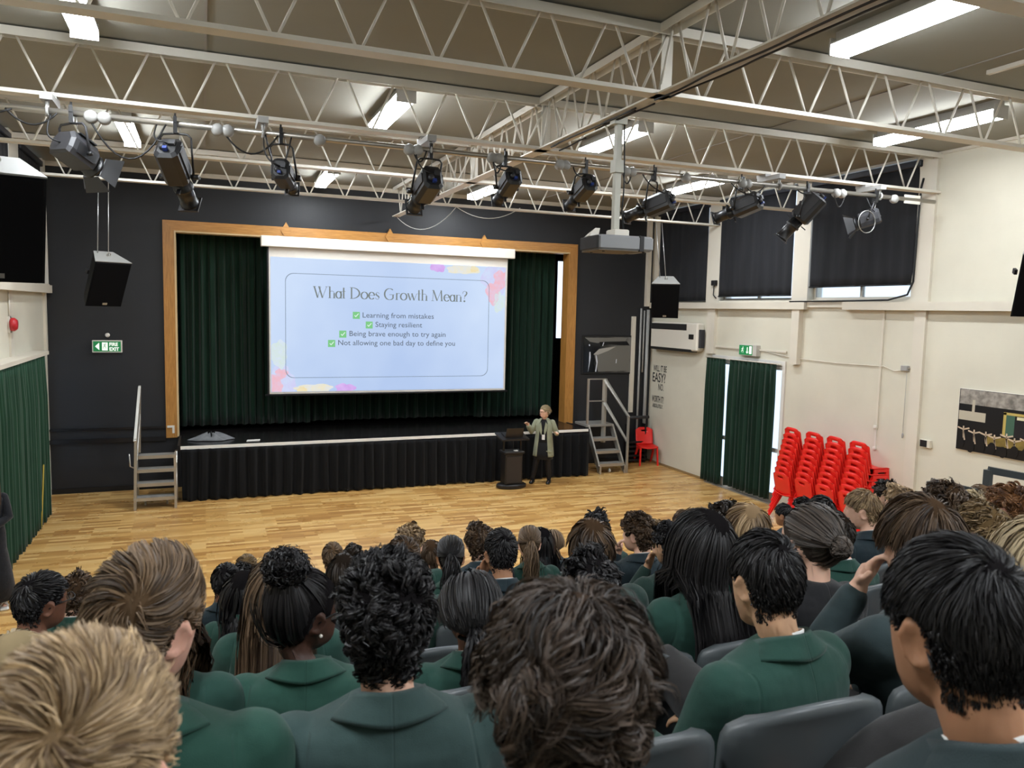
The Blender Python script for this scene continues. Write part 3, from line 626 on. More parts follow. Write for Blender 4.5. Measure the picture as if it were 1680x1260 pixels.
# title drawn in a high-contrast serif: strokes (x,z in cap heights) with thick (k) or thin (n) pens
def glyphs():
    K, N = .11, .035
    def ring(cx, cz, rx, rz, a0=0, a1=360, n=20): return [(cx+rx*math.cos(R(a0+(a1-a0)*k/n)), cz+rz*math.sin(R(a0+(a1-a0)*k/n))) for k in range(n+1)]
    def bowl(cx, cz, rx, rz, a0=0, a1=360): return [(ring(cx, cz, rx, rz, a0, a1), 'c')]
    def ser(x, z, w=.1): return [([(x-w, z), (x+w, z)], N)]
    G = {}
    G['W'] = (1.12, [([(.06, 1), (.32, 0)], K), ([(.32, 0), (.55, .95)], N), ([(.42, 1), (.68, 0)], K), ([(.68, 0), (1.0, 1)], N)]+ser(.08, 1)+ser(.46, 1)+ser(1.0, 1, .08))
    G['h'] = (.56, [([(.12, 0), (.12, 1.02)], K), (ring(.29, .42, .17, .2, 180, 0), N), ([(.46, 0), (.46, .44)], K)]+ser(.12, 0)+ser(.46, 0)+ser(.07, 1.02, .06))
    G['a'] = (.5, [(ring(.24, .3, .2, .31), 'c'), ([(.42, 0), (.42, .62)], K)]+ser(.46, 0, .06))
    G['t'] = (.3, [([(.13, 0), (.13, .95)], K), ([(.0, .62), (.26, .62)], N), ([(.13, 0), (.24, .02)], N)])
    G['D'] = (.86, [([(.14, 0), (.14, 1)], K), (ring(.14, .5, .62, .5, 90, -90), 'c')]+ser(.12, 0)+ser(.12, 1))
    G['o'] = (.6, [(ring(.29, .31, .25, .32), 'c')])
    G['e'] = (.52, [(ring(.27, .31, .22, .32, 5, 320), 'c'), ([(.05, .34), (.48, .34)], N)])
    G['s'] = (.42, [([(.35, .52), (.3, .6), (.2, .63), (.1, .57), (.08, .48)], N), ([(.08, .5), (.14, .38), (.28, .27), (.34, .16)], K), ([(.34, .16), (.3, .04), (.2, -.01), (.1, .03), (.05, .13)], N)])
    G['G'] = (.92, [(ring(.46, .5, .4, .52, 50, 310), 'c'), ([(.74, .12), (.74, .46)], K), ([(.46, .46), (.84, .46)], N)])
    G['r'] = (.4, [([(.12, 0), (.12, .62)], K), ([(.12, .42), (.2, .58), (.32, .62), (.37, .56)], N)]+ser(.12, 0))
    G['w'] = (.82, [([(.05, .62), (.24, 0)], K), ([(.24, 0), (.4, .6)], N), ([(.36, .62), (.55, 0)], K), ([(.55, 0), (.76, .62)], N)]+ser(.06, .62, .07)+ser(.38, .62, .06))
    G['M'] = (1.05, [([(.12, 0), (.18, 1)], N), ([(.18, 1), (.5, .02)], K), ([(.5, .02), (.84, 1)], N), ([(.84, 1), (.9, 0)], K)]+ser(.12, 0)+ser(.9, 0)+ser(.14, 1, .06))
    G['n'] = (.56, [([(.12, 0), (.12, .62)], K), (ring(.29, .42, .17, .2, 180, 0), N), ([(.46, 0), (.46, .44)], K)]+ser(.12, 0)+ser(.46, 0))
    G['?'] = (.5, [([(.06, .76), (.1, .93), (.24, 1.0), (.38, .93)], N), ([(.38, .95), (.42, .8), (.36, .66), (.24, .52)], K), ([(.24, .52), (.22, .26)], N), (ring(.22, .04, .03, .03), K)])
    G[' '] = (.3, [])
    return G
def title(txt, x0, x1, z0, H):
    G = glyphs(); Wt = sum(G[c][0] for c in txt); s = (x1-x0)/(Wt*H); x = 0
    mb = MB()
    for c in txt:
        w_, st_ = G[c]
        for pl, pen in st_:
            n = len(pl)
            for i in range(n-1):
                (ax, az), (bx_, bz_) = pl[i], pl[i+1]
                dx, dz = bx_-ax, bz_-az; L = math.hypot(dx, dz)+1e-9
                pw = pen if pen != 'c' else .035+.085*abs(dz)/L
                nx_, nz_ = -dz/L*pw/2, dx/L*pw/2; e = .01
                ax -= dx/L*e; bx_ += dx/L*e; az -= dz/L*e; bz_ += dz/L*e
                q = [(ax-nx_, az-nz_), (bx_-nx_, bz_-nz_), (bx_+nx_, bz_+nz_), (ax+nx_, az+nz_)]
                mb.add([(x0+(x+u)*s*H, SY-.009, z0+v*H) for u, v in q], [(0, 1, 2, 3)])
        x += w_
    mb.obj('title_text', M_TTL, bs)
title('What Does Growth Mean?', 2.08, 5.36, 3.79, .225)
# ================================================================== lectern, steps, chairs
M_LEC = mat('black lectern laminate', '#1e1c1b', .4); M_LECM = mat('dark brown panel', '#2c2724', .5)
lx, ly = 5.84, 14.42
lec = thing('lectern', (lx, ly, 0), label='black lectern on a rounded base standing before the stage', cat='lectern')
MB().loft([[(lx+a*math.cos(t)*.32, ly+a*math.sin(t)*.22, z) for t in [2*math.pi*k/24 for k in range(24)]] for a, z in ((.9, 0), (1, .02), (1, .07), (.9, .09))]).obj('base', M_LEC, lec)
MB().rbox(lx-.19, lx+.19, ly-.13, ly+.13, .09, .74, .01).obj('column', M_LEC, lec)
MB().rbox(lx-.165, lx+.165, ly-.14, ly-.128, .12, .66, .004).obj('front_panel', M_LECM, lec)
MB().rbox(lx-.22, lx+.22, ly-.17, ly+.16, .72, .77, .01).obj('shelf', M_LEC, lec)
for s in (-1, 1): MB().rbox(lx+s*.185-.015, lx+s*.185+.015, ly-.03, ly+.03, .77, 1.05, .004).obj('post', M_LEC, lec)
MB().hexa([(lx-.3, ly-.2, 1.0), (lx+.3, ly-.2, 1.0), (lx+.3, ly+.22, 1.09), (lx-.3, ly+.22, 1.09), (lx-.3, ly-.2, 1.03), (lx+.3, ly-.2, 1.03), (lx+.3, ly+.22, 1.12), (lx-.3, ly+.22, 1.12)]).obj('reading_board', M_LEC, lec)
lap = thing('laptop', (lx, ly, 1.08), label='dark open laptop standing on the lectern top', cat='laptop')
MB().hexa([(lx-.19, ly-.1, 1.06), (lx+.19, ly-.1, 1.06), (lx+.19, ly+.15, 1.11), (lx-.19, ly+.15, 1.11), (lx-.19, ly-.1, 1.075), (lx+.19, ly-.1, 1.075), (lx+.19, ly+.15, 1.122), (lx-.19, ly+.15, 1.122)]).obj('keyboard_base', M_LEC, lap)
MB().hexa([(lx-.19, ly-.11, 1.075), (lx+.19, ly-.11, 1.075), (lx+.19, ly-.095, 1.075), (lx-.19, ly-.095, 1.075), (lx-.185, ly-.17, 1.25), (lx+.185, ly-.17, 1.25), (lx+.185, ly-.158, 1.25), (lx-.185, ly-.158, 1.25)]).obj('lid', mat('laptop lid', '#2a2522', .4), lap)
tag(MB().rbox(lx+.0, lx+.09, ly-.14, ly-.06, .77, .79, .008).obj('paper_note', mat('white paper', '#dedbd4', .6)), 'small white paper on the lectern shelf', 'paper')
MB().tube([(lx+.2, ly+.1, .3), (lx+.3, ly+.12, .25), (lx+.31, ly+.2, .02)], .007, 5).obj('cable', M_CABLE, lec)
M_TREAD = mat('grey ribbed tread', '#85827c', .55, bump=.3, bscale=90)
def steps_left():
    x0, x1, yf, yb = -1.16, -.47, 14.62, 15.4
    t = thing('stage_steps', (x0, 14.9, 0), label='aluminium stage steps with one tall handrail at the left end of the stage', cat='steps')
    nz = [(.2, 0), (.42, 1), (.64, 2), (.86, 3)]
    for z, k in nz:
        y = 14.64+.16*k; b = MB().box(x0+.04, x1-.04, y, y+.26, z-.05, z); o = b.obj('tread', M_TREAD, t); MB().box(x0+.03, x1-.03, y-.012, y+.01, z-.055, z+.004).obj('tread_nosing', M_ALU, o)
    for x in (x0, x1-.04):
        MB().hexa([(x, yf-.02, .06), (x+.04, yf-.02, .06), (x+.04, yf+.12, .0), (x, yf+.12, .0), (x, 15.25, .9), (x+.04, 15.25, .9), (x+.04, 15.38, .9), (x, 15.38, .9)]).obj('stringer', M_ALU, t)
        MB().box(x, x+.04, yf-.03, yf+.02, .0, .2).obj('foot_post', M_ALU, t)
        MB().box(x, x+.04, 15.26, 15.31, .0, .9).obj('back_post', M_ALU, t)
    MB().box(x1-.04, x1, yf-.02, yf+.04, .2, .95).box(x1-.035, x1-.005, yf, 14.98, .9, .94).obj('side_post', M_ALU, t)
    h = MB(); h.beam((x0+.02, yf, .02), (x0+.05, yf+.05, 1.25), .045, .045).beam((x0+.04, yf+.03, 1.2), (x0+.09, 15.25, 2.1), .045, .045).beam((x0+.09, 15.27, 2.12), (x0+.06, 15.27, .9), .04, .04).beam((x0+.05, 14.7, .85), (x0+.08, 15.25, 1.6), .035, .035); h.obj('handrail', M_ALU, t)
    MB().tube([(x0+.02, yf-.02, .75), (x0-.04, yf-.03, .78), (x0-.05, yf-.03, 1.0)], .012, 6).obj('hook', M_STEEL, t)
    for x in (x0+.15, x1-.18): MB().cyl((x, 14.9, .05), (x+.03, 14.9, .05), .05, 12).obj('castor', mat('pale castor', '#b9b7b0', .5), t)
steps_left()
def steps_right():
    x0, x1 = 7.99, 8.66
    DX, DY = .24, .42
    t = thing('stage_steps', (8.3+.24, 14.9+.42, 0), label='aluminium stage steps with a slanted handrail beside the red chair', cat='steps')
    MB().rbox(x0-.05, x1, 15.25, 16.0, .98, 1.04, .006).obj('landing', M_TREAD, t)
    for z, y in ((.22, 14.68), (.48, 14.87), (.74, 15.06)):
        o = MB().box(x0+.03, x1-.03, y, y+.26, z-.05, z).obj('tread', M_TREAD, t); MB().box(x0+.02, x1-.02, y-.012, y+.012, z-.06, z+.004).obj('tread_nosing', M_ALU, o)
    for x in (x0, x1-.04):
        MB().hexa([(x, 14.62, .1), (x+.04, 14.62, .1), (x+.04, 14.72, .02), (x, 14.72, .02), (x, 15.25, 1.03), (x+.04, 15.25, 1.03), (x+.04, 15.4, .98), (x, 15.4, .98)]).obj('stringer', M_ALU, t)
        MB().box(x, x+.04, 14.62, 14.67, 0, .18).obj('foot_post', M_ALU, t); MB().box(x, x+.04, 15.85, 15.9, 0, 1.0).obj('back_post', M_ALU, t)
    h = MB(); xr = x1+.03
    h.beam((xr, 15.3, .6), (xr, 15.3, 2.1), .05, .05).beam((xr, 14.64, 0), (xr, 14.64, 1.3), .045, .045).beam((xr, 15.3, 2.08), (xr, 14.62, 1.28), .045, .045).beam((xr, 15.3, 1.55), (xr, 14.64, .7), .04, .04)
    h.beam((x0+.0, 15.3, 1.0), (x0+.0, 15.3, 2.1), .045, .045).beam((x0, 15.3, 2.09), (xr, 15.3, 2.09), .025, .025).beam((x0, 15.3, 1.58), (xr, 15.3, 1.58), .025, .025); 
    h.v = [(p[0]-.27*max(0, (p[1]-15.0))/.3 if p[0] > 8.5 and p[1] > 15.0 else p[0], p[1], p[2]) for p in h.v]
    h.obj('handrail', M_ALU, t)
    for x in (x0+.02, x0+.3): MB().cyl((x, 14.75, .05), (x+.03, 14.75, .05), .05, 12).obj('castor', mat('pale castor', '#b9b7b0', .5), t)
    t.location = (8.3+2*DX, 14.9+2*DY, 0)
steps_right()
# generic thin shell from a grid function, with skipped cells left open
def shell(fn, nu, nv, thick, skip=()):
    P = {}; V = []; F = []
    for k in range(2):
        for j in range(nv+1):
            for i in range(nu+1):
                p, n = fn(i/nu, j/nv); P[k, i, j] = len(V); V.append(tuple(Vector(p)-Vector(n)*thick*k))
    cells = {(i, j) for i in range(nu) for j in range(nv)}-set(skip)
    for i, j in cells:
        q = [(i, j), (i+1, j), (i+1, j+1), (i, j+1)]
        F.append(tuple(P[0, a, b] for a, b in q)); F.append(tuple(P[1, a, b] for a, b in reversed(q)))
        for (a, b), nb in (((0, 1), (i, j-1)), ((1, 2), (i+1, j)), ((2, 3), (i, j+1)), ((3, 0), (i-1, j))):
            if nb not in cells: F.append((P[0, *q[b]], P[0, *q[a]], P[1, *q[a]], P[1, *q[b]]))
    mb = MB(); mb.smooth = True; mb.add(V, F); return mb
M_RED = mat('red moulded plastic', '#e2261f', .32, spec=.5)
def red_chair():
    t = thing('red_chair', (0, 0, 0)); W = .215
    def back(u, v):
        z = .46+.41*v; s = (u-.5)*2; e = max(0, (v-.82)/.18); k = W*(1-.0*v)*(1-.16*e*e)
        x = s*k*(.93+.07*math.sin(min(1, v*3)*1.57)); y = .19+.07*v-.018*(1-s*s)*0-.02*s*s+.03*(1-v)**3*-1
        return (x, y, z-.05*e*e*abs(s)**5), (0, -1, .15)
    nu, nv = 12, 12; sk = [(i, j) for i in range(4, 8) for j in range(9, 10)]
    part('backrest', shell(back, nu, nv, -.014, sk).mesh('backrest', M_RED), t)
    def seat(u, v):
        s = (u-.5)*2; y = .20-.42*v; z = .455+.018*s*s-.02*max(0, (v-.8)/.2)**2+.03*max(0, (.15-v)/.15)
        return (s*W*(1+.03*math.sin(v*3)), y, z-.012*math.cos(s*1.5)), (0, 0, 1)
    part('seat', shell(seat, 10, 10, .016).mesh('seat', M_RED), t)
    for sx in (-1, 1):
        part('leg', MB().hexa([(sx*.225-.018, -.22, 0), (sx*.225+.018, -.22, 0), (sx*.225+.018, -.185, 0), (sx*.225-.018, -.185, 0), (sx*.205-.018, -.19, .45), (sx*.205+.018, -.19, .45), (sx*.205+.018, -.13, .45), (sx*.205-.018, -.13, .45)]).mesh('leg', M_RED), t)
        part('leg', MB().hexa([(sx*.225-.018, .28, 0), (sx*.225+.018, .28, 0), (sx*.225+.018, .315, 0), (sx*.225-.018, .315, 0), (sx*.2-.018, -.02, .45), (sx*.2+.018, -.02, .45), (sx*.2+.018, .06, .45), (sx*.2-.018, .06, .45)]).mesh('leg', M_RED), t)
        part('side_rail', MB().hexa([(sx*.213-.012, -.19, .4), (sx*.213+.012, -.19, .4), (sx*.213+.012, .1, .4), (sx*.213-.012, .1, .4), (sx*.213-.012, -.19, .45), (sx*.213+.012, -.19, .45), (sx*.213+.012, .1, .45), (sx*.213-.012, .1, .45)]).mesh('side_rail', M_RED), t)
    return t
rc = red_chair(); rc.location = (9.9, 15.8, 0); rc.rotation_euler = (0, 0, R(-12))
tag(rc, 'single red plastic chair beside the right stage steps', 'chair')
NUM = ('lowest', 'second', 'third', 'fourth', 'fifth', 'sixth', 'seventh', 'eighth', 'topmost')
for si, (sx_, sy_, nm) in enumerate(((9.47, 10.68, 'stack next to the right green drape'), (9.47, 10.15, 'second stack from the green drape'), (9.47, 9.66, 'third stack from the green drape'), (9.47, 9.16, 'stack farthest from the green drape'))):
    for k in range(9):
        c = copy_tree(rc); a = R(83)
        c.location = (sx_+.255+.036*k, sy_+.012*k, .097*k); c.rotation_euler = (0, 0, R(90)-R(4))
        tag(c, '%s red chair in the %s' % (NUM[k], nm), 'chair', 'stacked red chairs')
# folded black trolley and bar behind the single chair
ft = thing('folded_trolley', (9.75, 16.0, 0), label='black stacked trays behind the single red chair', cat='trolley')
for k in range(5): MB().rbox(9.5, 10.0, 15.97, 16.18, .05+.11*k, .1+.11*k, .01).obj('tray', M_BLACK, ft)
MB().box(9.5, 9.53, 16.0, 16.15, 0, .95).box(9.97, 10.0, 16.0, 16.15, 0, .95).obj('side_frame', M_BLACK, ft)
MB().cyl((9.45, 16.0, 1.12), (10.05, 16.0, 1.12), .04).obj('roll', M_LGREY, ft)
# ================================================================== wall fittings
def sign_box(name, M, w, h, label):
    t = thing(name, M.translation, label=label, cat='sign')
    return t
M_SGN = mat('sign green', '#1f7a45', .4, emit=.35); M_SGNW = mat('sign legend white', '#eef5ea', .5, emit=.6)
sg = thing('exit_sign', (-1.67, YB-.06, 2.78), label='green fire exit box sign with left arrow on the dark wall', cat='sign')
MB().rbox(-1.92, -1.42, YB-.075, YB, 2.66, 2.89, .006).obj('housing', M_WHITE, sg)
MB().box(-1.9, -1.44, YB-.079, YB-.074, 2.68, 2.87).obj('face', M_SGN, sg)
f = YB-.08
MB().prism([(-1.87, 2.775), (-1.80, 2.845), (-1.80, 2.705)], .002, Matrix(((1, 0, 0, 0), (0, 0, -1, f), (0, 1, 0, 0), (0, 0, 0, 1)))).obj('arrow', M_SGNW, sg)
MB().box(-1.755, -1.66, f-.002, f, 2.70, 2.85).obj('pictogram_panel', M_SGNW, sg)
def runner(mb, P):    # P maps (u,v,0) to world
    for a, b, w_ in (((.0, .8), (-.1, .35), .2), ((-.1, .35), (-.45, .1), .14), ((-.45, .1), (-.5, -.25), .1), ((-.05, .35), (.25, .1), .14), ((.25, .1), (.15, -.3), .1), ((.0, .75), (.4, .6), .09), ((.0, .75), (-.4, .7), .09), ((-.4, .7), (-.45, .45), .08)):
        d = (Vector(b)-Vector(a)).normalized()*.03; n_ = Vector((-d.y, d.x)).normalized()*w_/2
        q = [Vector(a)-d-n_, Vector(b)+d-n_, Vector(b)+d+n_, Vector(a)-d+n_]; mb.add([P(*x) for x in q], [(0, 1, 2, 3)])
    mb.add([P(.12+.13*math.cos(k*.7), 1.0+.13*math.sin(k*.7)) for k in range(9)], [tuple(range(9))])
mb = MB(); runner(mb, lambda u, v: (-1.705+u*.055, f-.003, 2.755+v*.075)); mb.obj('running_figure', M_SGN, sg)
text_mesh('FIRE\nEXIT', .088, (-1.635, f-.001, 2.785), M_SGNW, 'lettering', sg, M=XZ_, offset=.003, sx=.9)
bl = thing('bell_lamp', (-1.665, YB-.03, 2.985), label='small round white emergency lamp over the fire exit sign', cat='lamp')
MB().lathe([(0, -.03), (.04, -.03), (.04, .01), (.025, .03), (0, .032)], 14, Matrix.Translation((-1.665, YB-.03, 2.985)) @ Matrix.Rotation(R(90), 4, 'X')).obj('dome', M_WHITE, bl)
MB().tube([(-1.66, YB-.02, 2.95), (-1.65, YB-.02, 2.92), (-1.65, YB-.02, 2.88)], .006, 5).obj('cable', M_CABLE, bl)
s2 = thing('exit_sign', (XR-.05, 12.5, 2.95), label='green running man exit sign with down arrow over the right doorway', cat='sign')
MB().rbox(XR-.11, XR-.0, 12.25, 12.78, 2.83, 3.05, .006).obj('housing', mat('sign housing grey', '#b9b5ad', .5), s2)
MB().box(XR-.114, XR-.108, 12.36, 12.76, 2.845, 3.035).obj('face', M_SGN, s2)
mb = MB(); runner(mb, lambda u, v: (XR-.116, 12.65-u*.075, 2.91+v*.085)); mb.obj('running_figure', M_SGNW, s2)
MB().box(XR-.117, XR-.114, 12.50, 12.52, 2.9, 3.0).add([(XR-.1165, 12.55, 2.91), (XR-.1165, 12.47, 2.91), (XR-.1165, 12.51, 2.87)], [(0, 1, 2)]).obj('arrow', M_SGNW, s2)
MB().box(XR-.117, XR-.114, 12.38, 12.45, 2.87, 3.02).obj('door_symbol', M_SGNW, s2)
# heater
hv = thing('wall_heater', (XR-.1, 15.05, 3.1), label='long white wall heater with black grille under the right ledge', cat='heater')
MB().rbox(XR-.2, XR, 14.1, 15.98, 2.82, 3.44, .03).obj('casing', mat('heater cream', '#d5cfc2', .4), hv)
MB().rbox(XR-.208, XR-.195, 14.5, 15.94, 3.27, 3.41, .004).obj('grille', mat('heater slot black', '#1c1b1a', .5), hv)
for k in range(5): MB().box(XR-.213, XR-.205, 14.52, 15.92, 3.285+.025*k, 3.292+.025*k).obj('grille_bar', M_LGREY, hv)
MB().rbox(XR-.205, XR-.02, 14.3, 15.96, 2.79, 2.86, .01).obj('outlet', mat('heater slot black', '#1c1b1a', .5), hv)
MB().box(XR-.207, XR-.2, 14.22, 14.4, 3.08, 3.19).obj('control_panel', mat('heater slot black', '#1c1b1a', .5), hv)
MB().box(XR-.15, XR-.05, 14.02, 14.1, 2.9, 3.3).obj('side_bracket', M_LGREY, hv)
# painted motto
mt = thing('wall_lettering', (XR, 15.8, 1.9), label='black painted motto WILL IT BE EASY on the white wall', cat='lettering')
M_INK = mat('black vinyl lettering', '#17171a', .6)
for txt, y0, y1, z, h in (('WILL IT BE', 16.1, 15.52, 2.24, .15), ('EASY?', 16.12, 15.56, 1.98, .23), ('NO.', 15.85, 15.62, 1.79, .16), ('WORTH IT?', 16.12, 15.6, 1.49, .16), ('ABSOLUTELY.', 16.08, 15.62, 1.36, .09)):
    o = text_mesh(txt, 1.0, (0, 0, 0), M_INK, 'text_line', mt, offset=.012)
    Mi = parent_world(mt); wi = Mi.inverted(); pts_ = [Mi @ v.co for v in o.data.vertices]
    a, b = min(p.x for p in pts_), max(p.x for p in pts_); c, d = min(p.y for p in pts_), max(p.y for p in pts_)
    for v, p in zip(o.data.vertices, pts_): v.co = wi @ Vector((XR-.003-.001*(p.z > 0), y0+(y1-y0)*(p.x-a)/(b-a), z+h*(p.y-c)/(d-c)))
# monochrome picture on the dark wall
def plane_pic(name, nodes_fn):
    t = NT(name); nodes_fn(t); return t.m
def bw(t):
    v = t.coord('Object', (1, 1, 1)); s = t.new('ShaderNodeSeparateXYZ'); t.link(v, s.inputs[0])
    n = t.noise(v, 3, 5); f = t.math('ADD', t.math('MULTIPLY', s.outputs[0], .5), t.math('MULTIPLY', n, .9))
    t.link(t.ramp(f, [(.3, lin('#1a1a1c')), (.55, lin('#4a4846')), (.75, lin('#6c6a66'))]), t.b.inputs['Base Color']); t.b.inputs['Roughness'].default_value = .12
pic = thing('monochrome_poster', (8.98, YB-.02, 2.62), label='black and white poster of a ledge on the dark wall right of the stage', cat='poster')
MB().rbox(8.3, 9.68, YB-.03, YB, 2.16, 3.09, .006).obj('frame', M_BLACK, pic)
MB().box(8.34, 9.64, YB-.033, YB-.029, 2.2, 3.05).obj('print', plane_pic('monochrome print', bw), pic)
PM = Matrix(((1, 0, 0, 0), (0, 0, -1, YB-.034), (0, 1, 0, 0), (0, 0, 0, 1)))
M_PG = mat('print mid grey', '#6b6964', .2); M_PL = mat('print light grey', '#a09d96', .2); M_PW = mat('print pale stroke', '#c9cdd6', .2); M_PD = mat('print black', '#121214', .2)
MB().prism([(8.36, 3.03), (9.5, 3.03), (9.45, 2.95), (8.95, 2.94), (8.7, 2.9), (8.5, 2.93)], .001, PM).obj('printed_shape', M_PG, pic)
MB().prism([(8.75, 2.93), (9.5, 2.95), (9.58, 2.85), (9.0, 2.87), (8.8, 2.83)], .002, PM).obj('printed_shape', M_PD, pic)
MB().prism([(8.62, 2.64), (8.78, 2.77), (9.2, 2.84), (9.55, 2.84), (9.6, 2.24), (8.74, 2.22)], .0015, PM).obj('printed_shape', M_PG, pic)
MB().prism([(8.6, 2.63), (8.75, 2.76), (9.2, 2.82), (9.0, 2.72), (8.72, 2.62)], .0025, PM).obj('printed_shape', M_PL, pic)
for pts_ in ([(8.49, 2.69), (8.52, 2.69), (8.53, 2.55), (8.5, 2.36), (8.47, 2.22), (8.49, 2.42)], [(8.66, 2.62), (8.69, 2.6), (8.72, 2.45), (8.69, 2.22), (8.66, 2.22), (8.69, 2.42)], [(8.83, 2.84), (8.86, 2.92), (8.88, 2.92), (8.85, 2.83)], [(8.47, 2.87), (8.5, 2.87), (8.5, 2.83), (8.48, 2.83)], [(9.22, 2.52), (9.24, 2.52), (9.23, 2.42), (9.21, 2.42)]):
    MB().prism(pts_, .003, PM).obj('printed_stroke', M_PW, pic)
# dance photograph on the right wall
dp = thing('dance_photograph', (XR-.01, 6.9, 2.2), label='frameless colour photograph of dancers on the right white wall', cat='picture')
MB().rbox(XR-.03, XR, 5.9, 7.88, 1.76, 2.65, .003).obj('canvas', mat('photo border white', '#d8d3c8', .5), dp)
def pq(y0, y1, z0, z1, m, d=.001, nm='printed_shape'): MB().box(XR-.031-d, XR-.03, y0, y1, z0, z1).obj(nm, m, dp)
pq(5.9, 7.87, 1.765, 2.645, mat('photo black', '#0e0e10', .4), .001)
pq(5.9, 7.86, 2.43, 2.64, mat('photo rafters', '#8b857d', .4, var=.45, vscale=14), .002)
pq(7.45, 7.86, 2.2, 2.33, mat('photo wall', '#b3ab98', .4), .002); pq(7.62, 7.66, 2.3, 2.5, mat('photo wall', '#b3ab98', .4), .003)
pq(7.15, 7.19, 2.05, 2.38, mat('photo gold', '#b9a35a', .4), .003); pq(5.95, 7.19, 2.35, 2.385, mat('photo gold', '#b9a35a', .4), .003); pq(6.3, 7.0, 2.3, 2.34, mat('photo cream', '#d5cda8', .4), .004)
pq(7.03, 7.15, 2.06, 2.35, mat('photo green', '#41604f', .4), .003); pq(6.28, 6.4, 2.04, 2.33, mat('photo green', '#41604f', .4), .003); pq(6.4, 7.03, 2.06, 2.3, mat('photo shade', '#1d1c20', .4), .003)
pq(6.0, 7.4, 1.9, 2.03, mat('photo floor ochre', '#7d6a35', .4, var=.3, vscale=9), .002)
rs = np.random.default_rng(5)
for k in range(11):
    y = 7.75-.15*k+rs.uniform(-.03, .03); z = 2.02+rs.uniform(-.02, .03)-.012*k*.5; mb = MB()
    for a, b in (((0, 0), (.01, -.1)), ((0, 0), (.03, -.13)), ((0, .02), (.09, .05)), ((0, .02), (-.09, .045)), ((0, -.02), (0, .07))):
        mb.beam((XR-.036, y-a[0], z+a[1]), (XR-.036, y-b[0], z+b[1]+.0), .02, .002, (1, 0, 0))
    mb.obj('printed_dancer', mat('photo skin', '#c9b49c', .5), dp)
for k in range(12):
    y = 7.8-.16*k; z = 1.82+rs.uniform(0, .05); MB().prism([(.06*math.cos(a)*1.0, .08*math.sin(a)) for a in np.linspace(0, 2*math.pi, 12)[:-1]], .002, Matrix(((0, 0, -1, XR-.037), (1, 0, 0, y), (0, 1, 0, z), (0, 0, 0, 1)))).obj('printed_head', mat('photo black', '#0e0e10', .4), dp)
# small fittings on the right wall
th = thing('wall_control', (XR, 8.38, 1.75), label='small white wall control with black front left of the dance photograph', cat='control')
MB().rbox(XR-.06, XR, 8.28, 8.46, 1.69, 1.81, .006).obj('case', M_CREAM2, th); MB().box(XR-.063, XR-.058, 8.33, 8.45, 1.7, 1.8).obj('display', M_BLACK, th)
jb = thing('junction_box', (XR, 8.83, 2.86), label='small grey junction box on the right wall with a thin cable', cat='box')
MB().rbox(XR-.06, XR, 8.78, 8.9, 2.82, 2.9, .005).obj('case', M_GREYBOX, jb)
MB().tube([(XR-.02, 12.2, 2.95), (XR-.02, 11.3, 2.86), (XR-.02, 10.2, 2.84), (XR-.02, 9.25, 2.86), (XR-.02, 9.05, 2.8), (XR-.03, 8.9, 2.82)], .008, 5).tube([(XR-.03, 8.78, 2.86), (XR-.02, 8.7, 2.88), (XR-.02, 8.69, 3.7)], .01, 5).obj('cable', M_CREAM2, jb)
struct('trim_%d' % n, MB().box(XR-.03, XR, 11.5, 13.7, 2.94, 2.975).box(XR-.03, XR, 9.3, 9.34, 1.9, 3.76).box(XR-.03, XR, 8.6, 8.63, 1.2, 3.76), M_CREAM2); n += 1
sc2 = thing('cord_switch', (XR, 9.33, 1.7), label='white blind cord fitting on the right wall above the red chairs', cat='switch')
MB().rbox(XR-.05, XR, 9.3, 9.36, 1.84, 1.89, .005).box(XR-.02, XR, 9.32, 9.34, 1.5, 1.84).rbox(XR-.04, XR, 9.3, 9.36, 1.49, 1.53, .004).obj('fitting', M_WHITE, sc2)
cd = thing('pull_cord', (XR-.03, 8.8, 1.8), label='thin pull cord with a small toggle hanging below the junction box', cat='cord')
MB().tube([(XR-.03, 8.8, 2.8), (XR-.03, 8.8, 1.86)], .004, 4).obj('cord', M_GREYBOX, cd); MB().lathe([(0, 0), (.012, .01), (.016, .06), (0, .1)], 8, Matrix.Translation((XR-.03, 8.8, 1.76))).obj('toggle', M_GREYBOX, cd)
# red alarm bell on the left wall
al = thing('alarm_sounder', (XL, 13.3, 3.25), label='small red alarm sounder on the left white wall', cat='alarm')
MB().lathe([(.09, 0), (.1, .02), (.1, .05), (.07, .085), (0, .09)], 18, Matrix.Translation((XL+.03, 13.3, 3.24)) @ Matrix.Rotation(R(90), 4, 'Y')).obj('sounder', mat('alarm red', '#b3262d', .35), al)
MB().box(XL, XL+.03, 13.24, 13.36, 3.12, 3.36).obj('back_plate', M_WHITE, al)
for q_ in ([(XL+.02, 13.3, 3.36), (XL+.02, 13.3, 3.7)], [(XL+.02, 13.33, 2.8), (XL+.02, 13.33, 3.12)]): MB().tube(q_, .013, 5).obj('conduit', M_WHITE, al)
